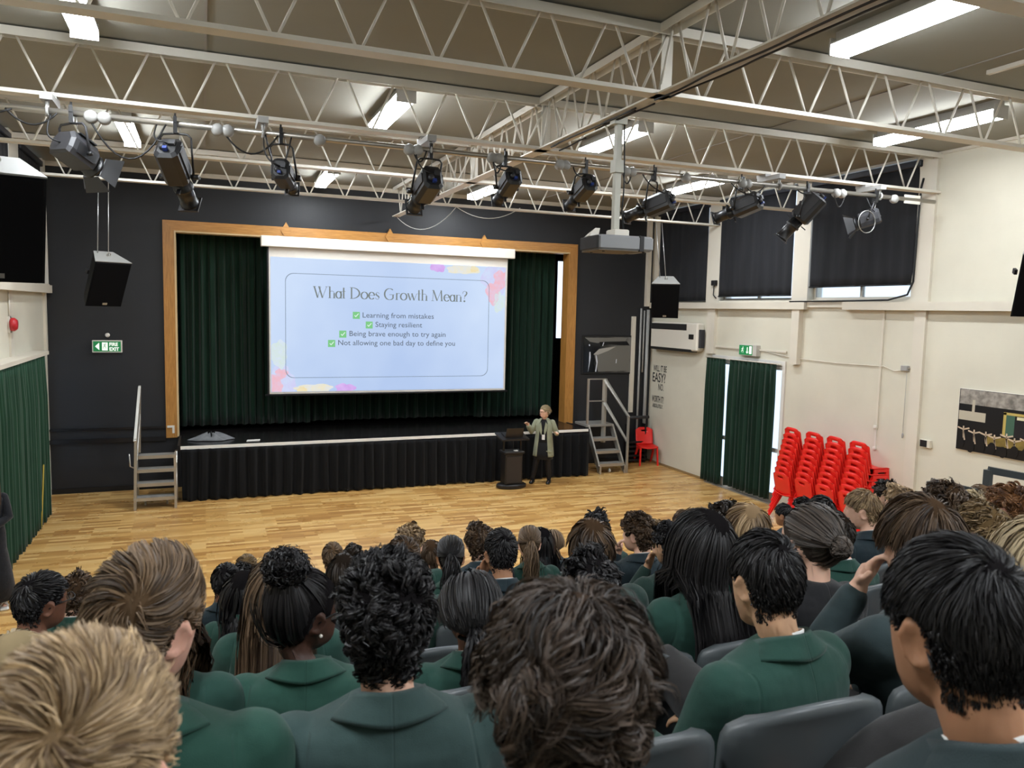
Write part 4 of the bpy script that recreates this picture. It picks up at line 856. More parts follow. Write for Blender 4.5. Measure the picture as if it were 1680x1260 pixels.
# ================================================================== blinds and drapes
M_BLIND = velvet('black roller blind', '#232427', .05); M_BLUEBOX = mat('navy blind box', '#23262e', .4)
def blind(x, y0, y1, zb, s, label, fold):
    t = thing('roller_blind', (x, (y0+y1)/2, 6.0), label=label, cat='blind')
    rs = np.random.default_rng(fold); ph = rs.uniform(0, 6, 4)
    def fn(u, v):
        z = 5.95-(5.95-zb)*v; d = .006*math.sin(u*14+ph[0]+v*1.5)+.008*math.sin(u*31+ph[1]-v*2)*v+.004*math.sin(u*55+ph[2])
        return (x+s*(.05+d), y0+(y1-y0)*u, z), (s, 0, 0)
    shell(fn, 60, 10, .004).obj('fabric', M_BLIND, t)
    MB().rbox(min(x, x+s*.1), max(x, x+s*.1), y0-.04, y1+.04, 5.93, 6.03, .012).obj('roller_box', M_BLUEBOX, t)
    MB().cyl((x+s*.048, y0, zb), (x+s*.048, y1, zb), .014, 8).obj('bottom_bar', M_BLACK, t)
blind(XR, 14.06, 15.98, 3.93, -1, 'black roller blind nearest the stage on the right wall', 1)
blind(XR, 11.44, 13.62, 4.02, -1, 'middle black roller blind on the right wall', 2)
blind(XR, 8.8, 10.98, 4.16, -1, 'black roller blind farthest from the stage with a pale gap below', 3)
blind(XL, 14.12, 15.86, 3.92, 1, 'black roller blind high on the left wall by the stage corner', 4)
blind(XL, 11.4, 13.42, 3.92, 1, 'black roller blind high on the left wall behind the near loudspeaker', 5)
bc = MB(); bc.tube([(XR-.06, 8.72, 5.75), (XR-.08, 8.74, 5.6), (XR-.07, 8.76, 5.0), (XR-.07, 8.77, 4.2), (XR-.08, 8.85, 4.0), (XR-.09, 9.2, 3.92), (XR-.1, 10.0, 3.91), (XR-.1, 11.4, 3.9)], .016, 6)
tag(bc.obj('blind_cable', M_CABLE), 'thick black cable framing the blind farthest from the stage', 'cable')
plg = thing('plug_socket', (XR, 13.72, 4.3), label='black plug and cable beside the middle blind', cat='plug')
MB().rbox(XR-.12, XR-.05, 13.66, 13.8, 4.25, 4.36, .006).obj('plug', M_BLACK, plg); MB().tube([(XR-.08, 13.74, 4.25), (XR-.08, 13.75, 4.05), (XR-.08, 13.65, 3.98)], .012, 6).obj('lead', M_CABLE, plg)
# right doorway
dr = thing('door_1', (XR, 12.6, 0), kind='structure')
M_DOORW = mat('white door paint', '#d5d2cb', .45)
MB().box(XR-.03, XR+.12, 11.5, 11.58, 0, 2.78).box(XR-.03, XR+.12, 13.67, 13.75, 0, 2.78).box(XR-.03, XR+.12, 11.58, 13.67, 2.7, 2.78).box(XR-.0, XR+.1, 12.6, 12.66, 0, 2.7).obj('frame', M_DOORW, dr)
for a, b in ((11.58, 12.6), (12.66, 13.67)):
    l_ = MB().box(XR+.03, XR+.07, a, a+.07, 0, 2.7).box(XR+.03, XR+.07, b-.07, b, 0, 2.7).box(XR+.03, XR+.07, a+.07, b-.07, 0, .2).box(XR+.03, XR+.07, a+.07, b-.07, 2.6, 2.7).box(XR+.03, XR+.07, a+.07, b-.07, 1.0, 1.08).obj('leaf', M_DOORW, dr)
    MB().box(XR+.045, XR+.055, a+.07, b-.07, .2, 1.0).obj('pane', M_PANE, l_); MB().box(XR+.045, XR+.055, a+.07, b-.07, 1.08, 2.6).obj('pane', M_PANE, l_)
MB().box(XR-.1, XR, 11.5, 13.75, 0, .02).obj('threshold', M_ALU, dr)
c = curtain('door_drape', 13.2, 13.8, .06, 2.72, XR-.12, 6, .035, M_GREEN, axis='y', seed=21); tag(c, 'narrow dark green drape on the far side of the right doorway', 'curtain')
c = curtain('door_drape', 11.66, 13.02, .1, 2.74, XR-.12, 10, .04, M_GREEN, axis='y', seed=22); tag(c, 'wide dark green drape covering the right doorway by the chair stacks', 'curtain')
rl = MB().cyl((XR-.14, 11.5, 2.73), (XR-.14, 13.8, 2.73), .012, 8); tag(rl.obj('curtain_rail', M_WHITE), 'thin white curtain rail over the right doorway', 'rail')
# left drape
c = curtain('left_drape', 10.6, 14.75, .03, 2.7, XL+.2, 34, .04, M_GREENL, axis='y', seed=23, nz=16); tag(c, 'long green drape hanging along the left wall', 'curtain')
b = MB().box(XL, XL+.24, 9.5, 14.95, 2.70, 2.76); tag(b.obj('drape_pelmet', M_CREAM2), 'white curtain track board over the left drape', 'rail')
yst = MB(); yst.tube([(XL+.255, 14.1, 1.05), (XL+.26, 13.95, .7), (XL+.255, 13.85, .35), (XL+.26, 13.7, .05)], .011, 6); tag(yst.obj('drape_binding', mat('yellow binding', '#b39a3c', .7)), 'yellow bound edge running down the left drape', 'binding')
# things lying on the stage
M_CLOTH = velvet('grey jersey', '#6f7173', .1)
rs = np.random.default_rng(4)
def heap(u, v):
    a = 2*math.pi*u; r = .05+.27*v; z = 1.03+.1*(1-v)**.7*(1+.35*math.sin(5*a+3*v)+.25*math.sin(9*a))+.006
    return (.12+r*1.25*math.cos(a)*(1+.15*math.sin(3*a)), 15.62+r*.5*math.sin(a)*(1+.2*math.sin(4*a)), z), (0, 0, 1)
tag(shell(heap, 40, 8, .008).obj('crumpled_jacket', M_CLOTH), 'grey jacket lying crumpled at the left end of the stage', 'jacket')
pp = MB().hexa([(.74, 15.3, 1.021), (.98, 15.32, 1.021), (1.0, 15.46, 1.021), (.77, 15.44, 1.021), (.74, 15.3, 1.03), (.98, 15.32, 1.03), (1.0, 15.46, 1.03), (.77, 15.44, 1.03)]); tag(pp.obj('papers', mat('white paper', '#dedbd4', .6)), 'few white papers lying on the stage front', 'paper')
# ================================================================== people: shapes
def interp_rings(tab, zs):
    T = np.array(tab, float); return np.stack([np.interp(zs, T[:, 0], T[:, k]) for k in range(1, T.shape[1])], 1)
HEAD = [(-.122, .018, .062, .012), (-.112, .034, .075, -.004), (-.095, .047, .082, -.028), (-.075, .058, .086, -.052), (-.05, .067, .088, -.074), (-.025, .072, .090, -.088), (0, .0755, .0935, -.0965), (.03, .0765, .094, -.101), (.06, .072, .087, -.096), (.085, .062, .073, -.083), (.105, .046, .053, -.062), (.117, .026, .030, -.036), (.122, .006, .006, -.012)]
def head_mesh(mb, C, face=1.0, wide=1.0, NZ=46, NA=56):
    zs = np.concatenate([np.linspace(-.122, -.09, 7)[:-1], np.linspace(-.09, .1, NZ), np.linspace(.1, .122, 8)[1:]])
    t = interp_rings(HEAD, zs); rings = []
    for z, (w, f, b) in zip(zs, t):
        ring = []
        for k in range(NA):
            a = 2*math.pi*k/NA; sx, sy = math.sin(a), math.cos(a)     # a=0 front
            e = .9 if abs(sy) > 0 else 1
            x = w*wide*math.copysign(abs(sx)**.92, sx); yc = (f+b)/2; y = yc+(f-yc)*math.copysign(abs(sy)**.88, sy) if sy >= 0 else yc+(yc-b)*math.copysign(abs(sy)**.95, sy)
            if sy > 0.15:
                g = lambda cx, cz, rx, rz: math.exp(-((abs(x)-cx)/rx)**2-((z-cz)/rz)**2)
                y += face*(.005*g(.02, .022, .03, .010)-.012*g(.031, .0, .014, .012)+.003*g(.045, -.028, .016, .016))
                nr = max(0, 1-abs(x)/(.011+.010*max(0, min(1, (.0-z)/.035))))
                if -.044 < z < .016: y += face*.024*nr**.8*min(1, max(0, (.016-z)/.045))**.8*min(1, (z+.046)/.008)
                y += face*(.006*g(0, -.064, .02, .004)+.005*g(0, -.074, .017, .005)-.004*g(0, -.085, .02, .006)+.005*g(0, -.103, .02, .012)-.003*g(0, -.055, .02, .004))
            ring.append((C[0]+x, C[1]+y, C[2]+z))
        rings.append(ring)
    mb.loft(rings)
def ear(mb, C, s):
    M = Matrix.Translation((C[0]+s*.074, C[1]-.012, C[2]-.012)) @ Euler((R(-12), 0, R(-s*34))).to_matrix().to_4x4()
    nu, nv = 18, 5; V = []; F = []
    def pt(a, r, back):
        oz = .036 if math.sin(a) > 0 else .030; oy = .021+.004*max(0, math.sin(a))
        x = (.010*math.exp(-((r-.85)/.22)**2)-.004*(1-r))*s+s*.004 if not back else -.004*s+s*.002*r
        return M @ Vector((x, -oy*r*math.cos(a)-.006, oz*r*math.sin(a)*(1)))
    rings = []
    for back in (0, 1):
        for j in range(nv+1):
            r = j/nv if not back else 1-j/nv
            rings.append([tuple(pt(2*math.pi*i/nu, max(r, .02), back)) for i in range(nu)])
    mb.loft(rings)
def limb(mb, pts, n=12):    # pts: (x,y,z,r) chain with rounded ends
    P = [Vector(p[:3]) for p in pts]; r = [p[3] for p in pts]; PP = []; RR = []
    d = (P[1]-P[0]).normalized()
    for k in (0, 35, 65): PP.append(P[0]-d*r[0]*math.cos(R(k))); RR.append(max(.004, r[0]*math.sin(R(k)) if k else .004))
    for i in range(len(P)):
        PP.append(P[i]); RR.append(r[i])
        if i < len(P)-1 and (P[i+1]-P[i]).length > .12: PP.append(P[i].lerp(P[i+1], .5)); RR.append((r[i]+r[i+1])/2*1.03)
    d = (P[-1]-P[-2]).normalized()
    for k in (65, 35, 0): PP.append(P[-1]+d*r[-1]*math.cos(R(k))); RR.append(max(.004, r[-1]*math.sin(R(k)) if k else .004))
    mb.tube(PP, RR, n)
def hand(mb, W, D, side, up, curl=.5):   # W wrist, D pointing direction, up = back-of-hand normal
    W = Vector(W); D = Vector(D).normalized(); U = Vector(up); U = (U-D*U.dot(D)).normalized(); S = D.cross(U)*side   # S toward thumb
    limb(mb, [(*(W+D*.012+S*.0), .022), (*(W+D*.05+S*.012), .021), (*(W+D*.08+S*.02), .014)], 8)
    limb(mb, [(*(W+D*.012-S*.006), .02), (*(W+D*.05-S*.014), .019), (*(W+D*.078-S*.022), .013)], 8)
    for k, (o, L) in enumerate(((.027, .066), (.009, .075), (-.009, .07), (-.027, .054))):
        b = W+D*.082+S*o; pts = [(*b, .0095)]; a = 0; p = b
        for j in range(3):
            a += curl*(.5+.25*j); dd = D*math.cos(a)-U*math.sin(a); p = p+dd*L*(.42, .33, .25)[j]; pts.append((*p, .009-.0012*j))
        limb(mb, pts, 7)
    b = W+D*.025+S*.022; limb(mb, [(*b, .013), (*(b+(D*.5+S*.75-U*.25).normalized()*.034), .011), (*(b+(D*.5+S*.75-U*.25).normalized()*.034+(D*.85+S*.3-U*.4).normalized()*.03), .009)], 8)
def rings_torso(mb, tab, NA=32, yc0=0, k=1.0, pw=.8):
    rings = []
    for z, w, f, b in tab:
        ring = []
        for i in range(NA):
            a = 2*math.pi*i/NA; sx, sy = math.sin(a), math.cos(a); yc = (f+b)/2
            x = w*k*math.copysign(abs(sx)**pw, sx); y = yc+(f-yc)*k*math.copysign(abs(sy)**pw, sy) if sy > 0 else yc+(yc-b)*k*math.copysign(abs(sy)**pw, sy)
            ring.append((x, y+yc0, z))
        rings.append(ring)
    mb.loft(rings)
def remesh(mb, voxel, ratio=1.0, smooth=4, name='m'):
    me = mb.mesh(name, []); o = bpy.data.objects.new(name, me); COL.objects.link(o)
    m = o.modifiers.new('r', 'REMESH'); m.mode = 'VOXEL'; m.voxel_size = voxel; m.use_smooth_shade = True
    if smooth: s = o.modifiers.new('s', 'SMOOTH'); s.factor = .5; s.iterations = smooth
    if ratio < 1: d = o.modifiers.new('d', 'DECIMATE'); d.ratio = ratio
    dg = bpy.context.evaluated_depsgraph_get(); dg.update(); out = bpy.data.meshes.new_from_object(o.evaluated_get(dg))
    bpy.data.objects.remove(o); out.polygons.foreach_set('use_smooth', [True]*len(out.polygons)); return out
# ---- poses: joints of the seated figure (left x<0), facing +y, floor z=0, seat at .44
SEAT = dict(sh=(.178, -.012, .915), el=(.238, .06, .665), wr=(.105, .29, .60), hip=(.09, .0, .525), kn=(.135, .41, .505), an=(.135, .27, .09))
def joints(pose):
    J = {}
    for s, n in ((-1, 'L'), (1, 'R')):
        for k, (x, y, z) in SEAT.items(): J[k+n] = Vector((s*x, y, z))
        J['hd'+n] = Vector((-s*.35, .9, -.1)); J['up'+n] = Vector((0, 0, 1))
    if pose in ('chinL', 'chinR'):
        n, s = pose[-1], (-1 if pose[-1] == 'L' else 1)
        J['el'+n] = Vector((s*.17, .25, .70)); J['wr'+n] = Vector((s*.07, .165, .975)); J['hd'+n] = Vector((-s*.25, -.25, 1)); J['up'+n] = Vector((s*.3, .9, .2))
    if pose == 'cross':
        J['knL'] = Vector((-.12, .45, .50)); J['knR'] = Vector((.10, .50, .70)); J['anR'] = Vector((-.16, .48, .62)); J['hipR'] = Vector((.09, .02, .55))
        J['wrL'] = Vector((-.2, .33, .66)); J['hdL'] = Vector((-.1, .8, .45))
    if pose == 'wide':
        J['knL'] = Vector((-.2, .47, .55)); J['knR'] = Vector((.27, .45, .58)); J['anR'] = Vector((-.10, .46, .60)); J['knR'] = Vector((.17, .42, .75)); J['hipR'] = Vector((.09, .02, .56))
    return J
HC = Vector((0, .036, 1.132)); NECKP = Vector((0, -.01, 1.01))
BODYT = [(.44, .15, .10, -.11), (.50, .17, .13, -.13), (.58, .155, .115, -.12), (.70, .15, .105, -.115), (.82, .172, .105, -.12), (.88, .16, .085, -.105), (.93, .115, .055, -.09), (.97, .07, .03, -.078), (1.01, .05, .03, -.065)]
def body_mesh(pose, voxel, ratio, face=1.0, female=False):
    mb = MB(); J = joints(pose); head_mesh(mb, HC, face); ear(mb, HC, 1); ear(mb, HC, -1)
    r = .053 if not female else .047
    limb(mb, [(0, -.03, .955, r+.012), (0, -.022, 1.01, r), (0, .0, 1.07, r), (0, .012, 1.12, r)], 16)
    rings_torso(mb, BODYT, k=.95 if not female else .88)
    for n, s in (('L', -1), ('R', 1)):
        shb = J['sh'+n]+Vector((-s*.012, 0, -.035)); limb(mb, [(*shb, .048), (*J['el'+n], .040), (*J['wr'+n], .027)]); hand(mb, J['wr'+n], J['hd'+n], s*-1 if pose != 'x' else s, J['up'+n], .5 if n not in pose[-1] else .75)
        limb(mb, [(*J['hip'+n], .085), (*J['kn'+n], .056), (*J['an'+n], .038)])
        f = (J['an'+n]-J['kn'+n]).normalized(); a = J['an'+n]; limb(mb, [(a.x, a.y-.02, a.z-.045, .032), (a.x*1.03, a.y+.12, a.z-.055, .03)])
    return remesh(mb, voxel, ratio, 2, 'person')
BLAZT = [(.43, .190, .135, -.150), (.50, .192, .14, -.150), (.60, .176, .125, -.138), (.70, .172, .118, -.135), (.80, .192, .118, -.142), (.875, .205, .108, -.142), (.925, .198, .088, -.132), (.957, .170, .066, -.12), (.98, .122, .05, -.108), (1.003, .082, .036, -.097), (1.012, .06, .02, -.085)]
def blazer_mesh(pose, voxel, ratio, k=1.0, seed=1, dist=0):
    mb = MB(); J = joints(pose); T = [(z, w*k, f*(.95+.05*k), b*(.95+.05*k)) for z, w, f, b in BLAZT]; rings_torso(mb, T, 40)
    for n in 'LR':
        sh = J['sh'+n].copy(); sh.x *= k; sh.z -= .008; el = J['el'+n].copy(); el.x *= (k+1)/2
        limb(mb, [(*sh, .074), (*(sh.lerp(el, .5)), .066), (*el, .057), (*(el.lerp(J['wr'+n], .9)), .042)], 16)
    me = remesh(mb, voxel, ratio, 5, 'blazer'); co = np.empty(len(me.vertices)*3); me.vertices.foreach_get('co', co); co = co.reshape(-1, 3)
    no = np.empty(len(me.vertices)*3); me.vertices.foreach_get('normal', no); no = no.reshape(-1, 3)
    x, y, z = co.T; rs = np.random.default_rng(seed); w = np.clip((z-.45)/.1, 0, 1)*np.clip((.98-z)/.1, 0, 1)
    d = .0035*np.sin(26*z+9*np.abs(x)+3*np.sin(7*x+seed))*np.clip((.82-z)/.2, 0, 1)+.003*np.sin(30*x*np.sign(x)+24*z+seed)*np.exp(-((np.abs(x)-.17)/.05)**2)
    d += -.004*np.exp(-(x/.006)**2)*(y < 0)*.6-.0035*np.exp(-((np.abs(x)-.168*k+.02*np.clip((z-.8)/.15, -1, 1))/.006)**2)*(z > .74)
    co += no*(d*w)[:, None]; me.vertices.foreach_set('co', co.ravel()); me.update(); return me
def collar_mesh(k=1.0):
    # folded blazer collar: u round the back from left front to right front, v from stand over the fold to the leaf edge
    def fn(u, v):
        a = R(-150+300*u)                       # 0 = straight back
        ca, sa = math.cos(a), math.sin(a); bk = (1+ca)/2
        if v < .3: t = v/.3; r = .063+.002*t; z = .975+.068*t*(.6+.4*bk)
        else:
            t = (v-.3)/.7; r = .065+(.026+.022*abs(sa))*t; z = .975+.068*(.6+.4*bk)-(.060-.022*abs(sa))*t
        yo = -.020+.012*(1-bk); dz = -.10*(1-bk)**2 if v > .3 else -.05*(1-bk)**2
        return (r*1.04*k*sa*(1+.12*(1-bk)), yo-r*ca*1.05, z+dz), (sa, -ca, .3)
    return shell(fn, 40, 10, .004).mesh('collar', [])
def shirt_mesh():
    def fn(u, v):
        a = R(-165+330*u); ca, sa = math.cos(a), math.sin(a); r = .0585-.002*v
        return (r*sa, -.018-r*ca, 1.0+.042*v*(.6+.4*(1+ca)/2)-.03*(1-(1+ca)/2)), (sa, -ca, 0)
    return shell(fn, 28, 3, .004).mesh('shirt_collar', [])
def trousers_mesh(pose, skirt=False):
    mb = MB(); J = joints(pose); rings_torso(mb, [(.425, .17, .12, -.13), (.46, .185, .15, -.15), (.56, .185, .135, -.15), (.64, .17, .12, -.13)], 24)
    for n in 'LR':
        kn, an, hp = J['kn'+n], J['an'+n], J['hip'+n]
        limb(mb, [(*hp, .108), (*hp.lerp(kn, .5), .09), (*kn, .07), (*kn.lerp(an, .5), .06), (*kn.lerp(an, .95), .052)])
    return remesh(mb, .02, .5, 4, 'trousers')
def shoe_mesh(): 
    mb = MB(); mb.smooth = True
    mb.loft([[(x*w, y0+.0, z) for x, z in ((-.04, 0), (.04, 0), (.042, .03), (.03, h), (-.03, h), (-.042, .03))] for y0, w, h in ((-.06, .7, .07), (-.04, 1, .09), (.04, 1, .085), (.11, 1.08, .055), (.18, .95, .045), (.21, .5, .03))]); return mb.mesh('shoe', [])
# ------------------------------------------------------------------ people: materials
def skin(name, col, blush='#b0604c'):
    if name in MATS: return MATS[name]
    t = NT(name); c = lin(col); v = t.coord('Object'); n = t.noise(v, 14, 4); b = lin(blush)
    t.link(t.ramp(n, [(.3, tuple(x*.9 for x in c)), (.6, c), (.85, tuple(.75*x+.25*y for x, y in zip(c, b)))]), t.b.inputs['Base Color'])
    t.b.inputs['Roughness'].default_value = .5; t.b.inputs['Specular IOR Level'].default_value = .35
    t.b.inputs['Subsurface Weight'].default_value = .12; t.b.inputs['Subsurface Radius'].default_value = (.6, .25, .15); t.b.inputs['Subsurface Scale'].default_value = .02
    t.bump(t.noise(v, 300, 2), .08, .001); MATS[name] = t.m; return t.m
def cloth(name, col, rough=.85):
    if name in MATS: return MATS[name]
    t = NT(name); c = lin(col); v = t.coord('Object')
    t.link(t.ramp(t.noise(v, 7, 4), [(.3, tuple(x*.9 for x in c)), (.7, tuple(x*1.1 for x in c))]), t.b.inputs['Base Color'])
    t.b.inputs['Roughness'].default_value = rough; t.b.inputs['Specular IOR Level'].default_value = .25; t.b.inputs['Sheen Weight'].default_value = .12; t.b.inputs['Sheen Roughness'].default_value = .5
    sp = t.new('ShaderNodeSeparateXYZ'); t.link(v, sp.inputs[0]); X, Y, Z = sp.outputs; ax = t.math('ABSOLUTE', X)
    def line(d, w): return t.math('SUBTRACT', 1.0, t.math('MINIMUM', t.math('DIVIDE', t.math('ABSOLUTE', d), w), 1.0))
    up = t.math('MULTIPLY', t.math('GREATER_THAN', Z, .70), t.math('LESS_THAN', Z, .965))
    arm = t.math('SUBTRACT', ax, t.math('SUBTRACT', .178, t.math('MULTIPLY', t.math('MAXIMUM', t.math('SUBTRACT', Z, .82), 0.0), .16)))
    seam = t.math('ADD', t.math('MULTIPLY', line(arm, .005), up), t.math('MULTIPLY', line(ax, .003), t.math('MULTIPLY', t.math('LESS_THAN', Y, -.06), .6)))
    fold = t.noise(t.coord('Object', (1, 1, 1.9)), 5.5, 2, .5); fold2 = t.noise(t.coord('Object', (1.6, 1, .8)), 11, 2, .5)
    h = t.math('ADD', t.math('MULTIPLY', t.noise(v, 700, 1), .05), t.math('ADD', t.math('MULTIPLY', fold, 1.0), t.math('MULTIPLY', fold2, .3)))
    h = t.math('SUBTRACT', h, t.math('MULTIPLY', seam, .16)); t.bump(h, .75, .02); MATS[name] = t.m; return t.m
def hairmat(name, dark, light, rough=.5, spec=.32):
    if name in MATS: return MATS[name]
    t = NT(name); a = t.new('ShaderNodeAttribute'); a.attribute_name = 'tint'
    t.link(t.ramp(t.math('ADD', a.outputs['Fac'], t.math('MULTIPLY', t.math('LESS_THAN', a.outputs['Fac'], -.5), 2.0)), [(0, lin(dark)), (1, lin(light))]), t.b.inputs['Base Color']); t.link(t.math('ADD', t.math('MULTIPLY', t.math('LESS_THAN', a.outputs['Fac'], -.5), .45), rough), t.b.inputs['Roughness']); t.link(t.math('MULTIPLY', t.math('GREATER_THAN', a.outputs['Fac'], -.5), spec), t.b.inputs['Specular IOR Level'])
    MATS[name] = t.m; return t.m
HAIR = {k: hairmat('hair '+k, *v) for k, v in dict(wavy=('#1d1612', '#5a4a3e'), black=('#0c0b0c', '#2a2728'), darkbrown=('#15110e', '#3d332b'), brown=('#281c14', '#65503c'), midbrown=('#34271c', '#866d53'), lightbrown=('#43331f', '#937a57'), blond=('#62543f', '#c6b189'), darkblond=('#5c4836', '#c5a880'), ginger=('#43291a', '#96683f'), greybrown=('#28221f', '#645950'), palegold=('#77664c', '#d1bd98')).items()}
SKIN = {k: skin('skin '+k, v) for k, v in dict(fair='#e0b49c', pink='#e3ad98', olive='#c39a7a', tan='#a87a5c', brown='#7a5240', dark='#4a3127').items()}
CLOTH = {k: cloth('cloth '+k, v) for k, v in dict(green='#214239', green2='#24483d', dkgreen='#213630', slate='#344846', navy='#222f35', dkslate='#2a3739', black='#1b1b1d', charcoal='#2e2d2d', navyblack='#15171d').items()}
M_SHIRT = mat('white shirt cotton', '#d9d8d4', .8); M_SHOE = mat('black shoe leather', '#131314', .35)
# ------------------------------------------------------------------ people: hair
ELC = np.array([0, -.004, .018]); ELR = np.array([.0785, .1, .1055])
HL = np.array([(0, .066), (35, .062), (58, .045), (70, .012), (80, .0), (90, .028), (108, .022), (120, -.03), (140, -.07), (180, -.085)])
def hairline(az): return np.interp(az, HL[:, 0], HL[:, 1])
def scalp_points(n, rs, low=0.0):
    out = []
    while sum(map(len, out)) < n:
        d = rs.normal(size=(n*3, 3)); d /= np.linalg.norm(d, axis=1)[:, None]; p = ELC+d*ELR
        az = np.degrees(np.abs(np.arctan2(p[:, 0], p[:, 1]))); out.append(p[p[:, 2] > hairline(az)+low])
    return np.concatenate(out)[:n]
def nrm(v): return v/(np.linalg.norm(v, axis=-1, keepdims=True)+1e-9)
def headrot(yaw, pitch, roll):
    return np.array(Euler((pitch, roll, yaw), 'XYZ').to_matrix())
def grow(P, L, S, rs, whorl=(0.01, -.06, .1), swirl=.4, lift=.5, grav=.0, flow=.8, h=(.004, .018), Rm=np.eye(3), torso=False, stiff=1.0, part=None, tie=None, wob=.0, chaos=0.0, cfreq=38, ears=False):
    n = len(P); N0 = nrm((P-ELC)/ELR**2); W = np.array(whorl)
    Mf = rs.normal(size=(3, 3))*cfreq; Mg = rs.normal(size=(3, 3))*cfreq*2; pf = rs.uniform(0, 6.28, 3)
    def tang(p):
        nn = nrm((p-ELC)/ELR**2)
        if tie is not None: v = np.array(tie)-p
        else: v = p-W
        if part is not None: v = np.stack([np.sign(p[:, 0]-part)*(.05+np.abs(p[:, 0])), -.35*(p[:, 1]*0+.08), -.2+0*p[:, 0]], 1)*1.0+.25*nrm(v)
        v = nrm(v)
        if chaos: v = v+chaos*(np.sin(p @ Mf+pf)+.6*np.sin(p @ Mg+pf*2))
        v = v-nn*(v*nn).sum(1)[:, None]; v = nrm(v); return nn, nrm(v+swirl*np.cross(nn, v))
    nn, t = tang(P); hh = rs.uniform(h[0], h[1], n); d = nrm(N0*lift+t*(1-lift)+rs.normal(size=(n, 3))*.12)
    g = np.array([0, 0, -1.0]) @ Rm   # gravity in head space (Rm maps head->body)
    pts = [P.copy()]; p = P.copy(); st = L/(S-1); nr_ = .057 if ears else .066
    hc = np.array(HC); nk = np.array(NECKP)
    for k in range(1, S):
        nn, t = tang(p); over = (((p-ELC)/ELR)**2).sum(1) < 2.2
        tt = np.where(((p[:, 2] > -.05) & over)[:, None], t, g[None, :])
        d = nrm(d*stiff+tt*flow+g[None, :]*grav+rs.normal(size=(n, 3))*wob)
        if tie is not None:
            to = np.array(tie)-p; dt = np.linalg.norm(to, axis=1); d = np.where((dt < .035)[:, None], to/(dt[:, None]+1e-9), nrm(.25*d+t)); p = p+d*np.minimum(st, dt)[:, None]
        else: p = p+d*st[:, None]
        q = (p-ELC)/ELR; r = np.linalg.norm(q, axis=1); mn = 1+hh*min(1, k/2)/.09
        bad = r < mn; q[bad] *= (mn[bad]/r[bad])[:, None]; p = np.where(bad[:, None], ELC+q*ELR, p)
        if ears:
            dy = (p[:, 1]+.018)/.031; dz = (p[:, 2]+.012)/.044; re = np.hypot(dy, dz); ie = (re < 1) & (np.abs(p[:, 0]) > .055)
            if ie.any(): fe = 1/np.maximum(re[ie], .15); p[ie, 1] = -.018+dy[ie]*fe*.031; p[ie, 2] = -.012+dz[ie]*fe*.044
        # neck column
        lo = (p[:, 2] < -.06); ny = p[:, 1]+.03; rr = np.hypot(p[:, 0], ny); nb = lo & (rr < nr_+hh*.5)
        if nb.any():
            f = (nr_+hh[nb]*.5)/np.maximum(rr[nb], 1e-4); p[nb, 0] *= f; p[nb, 1] = -.03+ny[nb]*f
        if torso:
            b = (p @ Rm.T)+hc; below = b[:, 2] < 1.02; lim = -.100-.055*np.clip((1.0-b[:, 2])/.12, 0, 1)-hh*.8
            fr = below & (b[:, 1] > lim) & (b[:, 1] < .02)
            zt = 1.0-.35*np.maximum(0, np.abs(b[:, 0])-.06)
            b[fr, 1] = lim[fr]; fr2 = below & (b[:, 1] >= .02) & (b[:, 1] < .12); b[fr2, 1] = .12+hh[fr2]
            p = np.where((fr | fr2)[:, None], (b-hc) @ Rm, p)
        pts.append(p.copy())
    return np.stack(pts, 1)      # n,S,3 in head space
def curl(A, amp, turns, rs, var=.4, ramp=.35, b=None):
    n, S, _ = A.shape; d = nrm(np.gradient(A, axis=1)); ref = nrm(A-ELC)
    a = nrm(np.cross(d, ref)); bb = np.cross(d, a); s = np.linspace(0, 1, S)[None, :, None]
    ph = rs.uniform(0, 6.28, (n, 1, 1)); am = amp*(1+var*rs.normal(size=(n, 1, 1)))*np.clip(s/ramp, 0, 1); tn = turns*(1+.25*rs.normal(size=(n, 1, 1)))
    if b is not None: ph = ph[b]+.35*rs.normal(size=(n, 1, 1)); am = am[b]; tn = tn[b]
    return A+am*(np.cos(ph+6.283*tn*s)*a+np.sin(ph+6.283*tn*s)*bb)
def clump(A, k, rs, amt=.6):
    n, S, _ = A.shape; c = rs.integers(0, n, k); root = A[:, 0]; best = np.zeros(n, int); bd = np.full(n, 9.)
    for j, i in enumerate(c):
        dd = ((root-root[i])**2).sum(1); m = dd < bd; bd[m] = dd[m]; best[m] = i
    w = np.linspace(0, 1, S)[None, :, None]**.8*amt; return A*(1-w)+(A[best]+(root-root[best])[:, None, :]*.4)*w, best
def ribbons(A, width, rs, tint, taper=.35, jit=.5, flat=False):
    n, S, _ = A.shape; d = nrm(np.gradient(A, axis=1)); out = nrm(A-np.array([0, -.02, -.02])) if not flat else nrm(A-A.mean((0, 1)))
    s = nrm(np.cross(d, out)); u = np.cross(s, d); ang = rs.normal(size=(n, 1, 1))*jit; s = s*np.cos(ang)+u*np.sin(ang)
    w = width*(1+.3*rs.normal(size=(n, 1, 1)))*np.interp(np.linspace(0, 1, S), [0, .3, .75, 1], [.8, 1, .9, taper])[None, :, None]/2
    V = np.stack([A-s*w, A+s*w], 2).reshape(-1, 3)
    b = (np.arange(n)*S*2)[:, None]+(np.arange(S-1)*2)[None, :]; F = np.stack([b, b+1, b+3, b+2], -1).reshape(-1, 4)
    return V, F, np.repeat(tint, S*2)
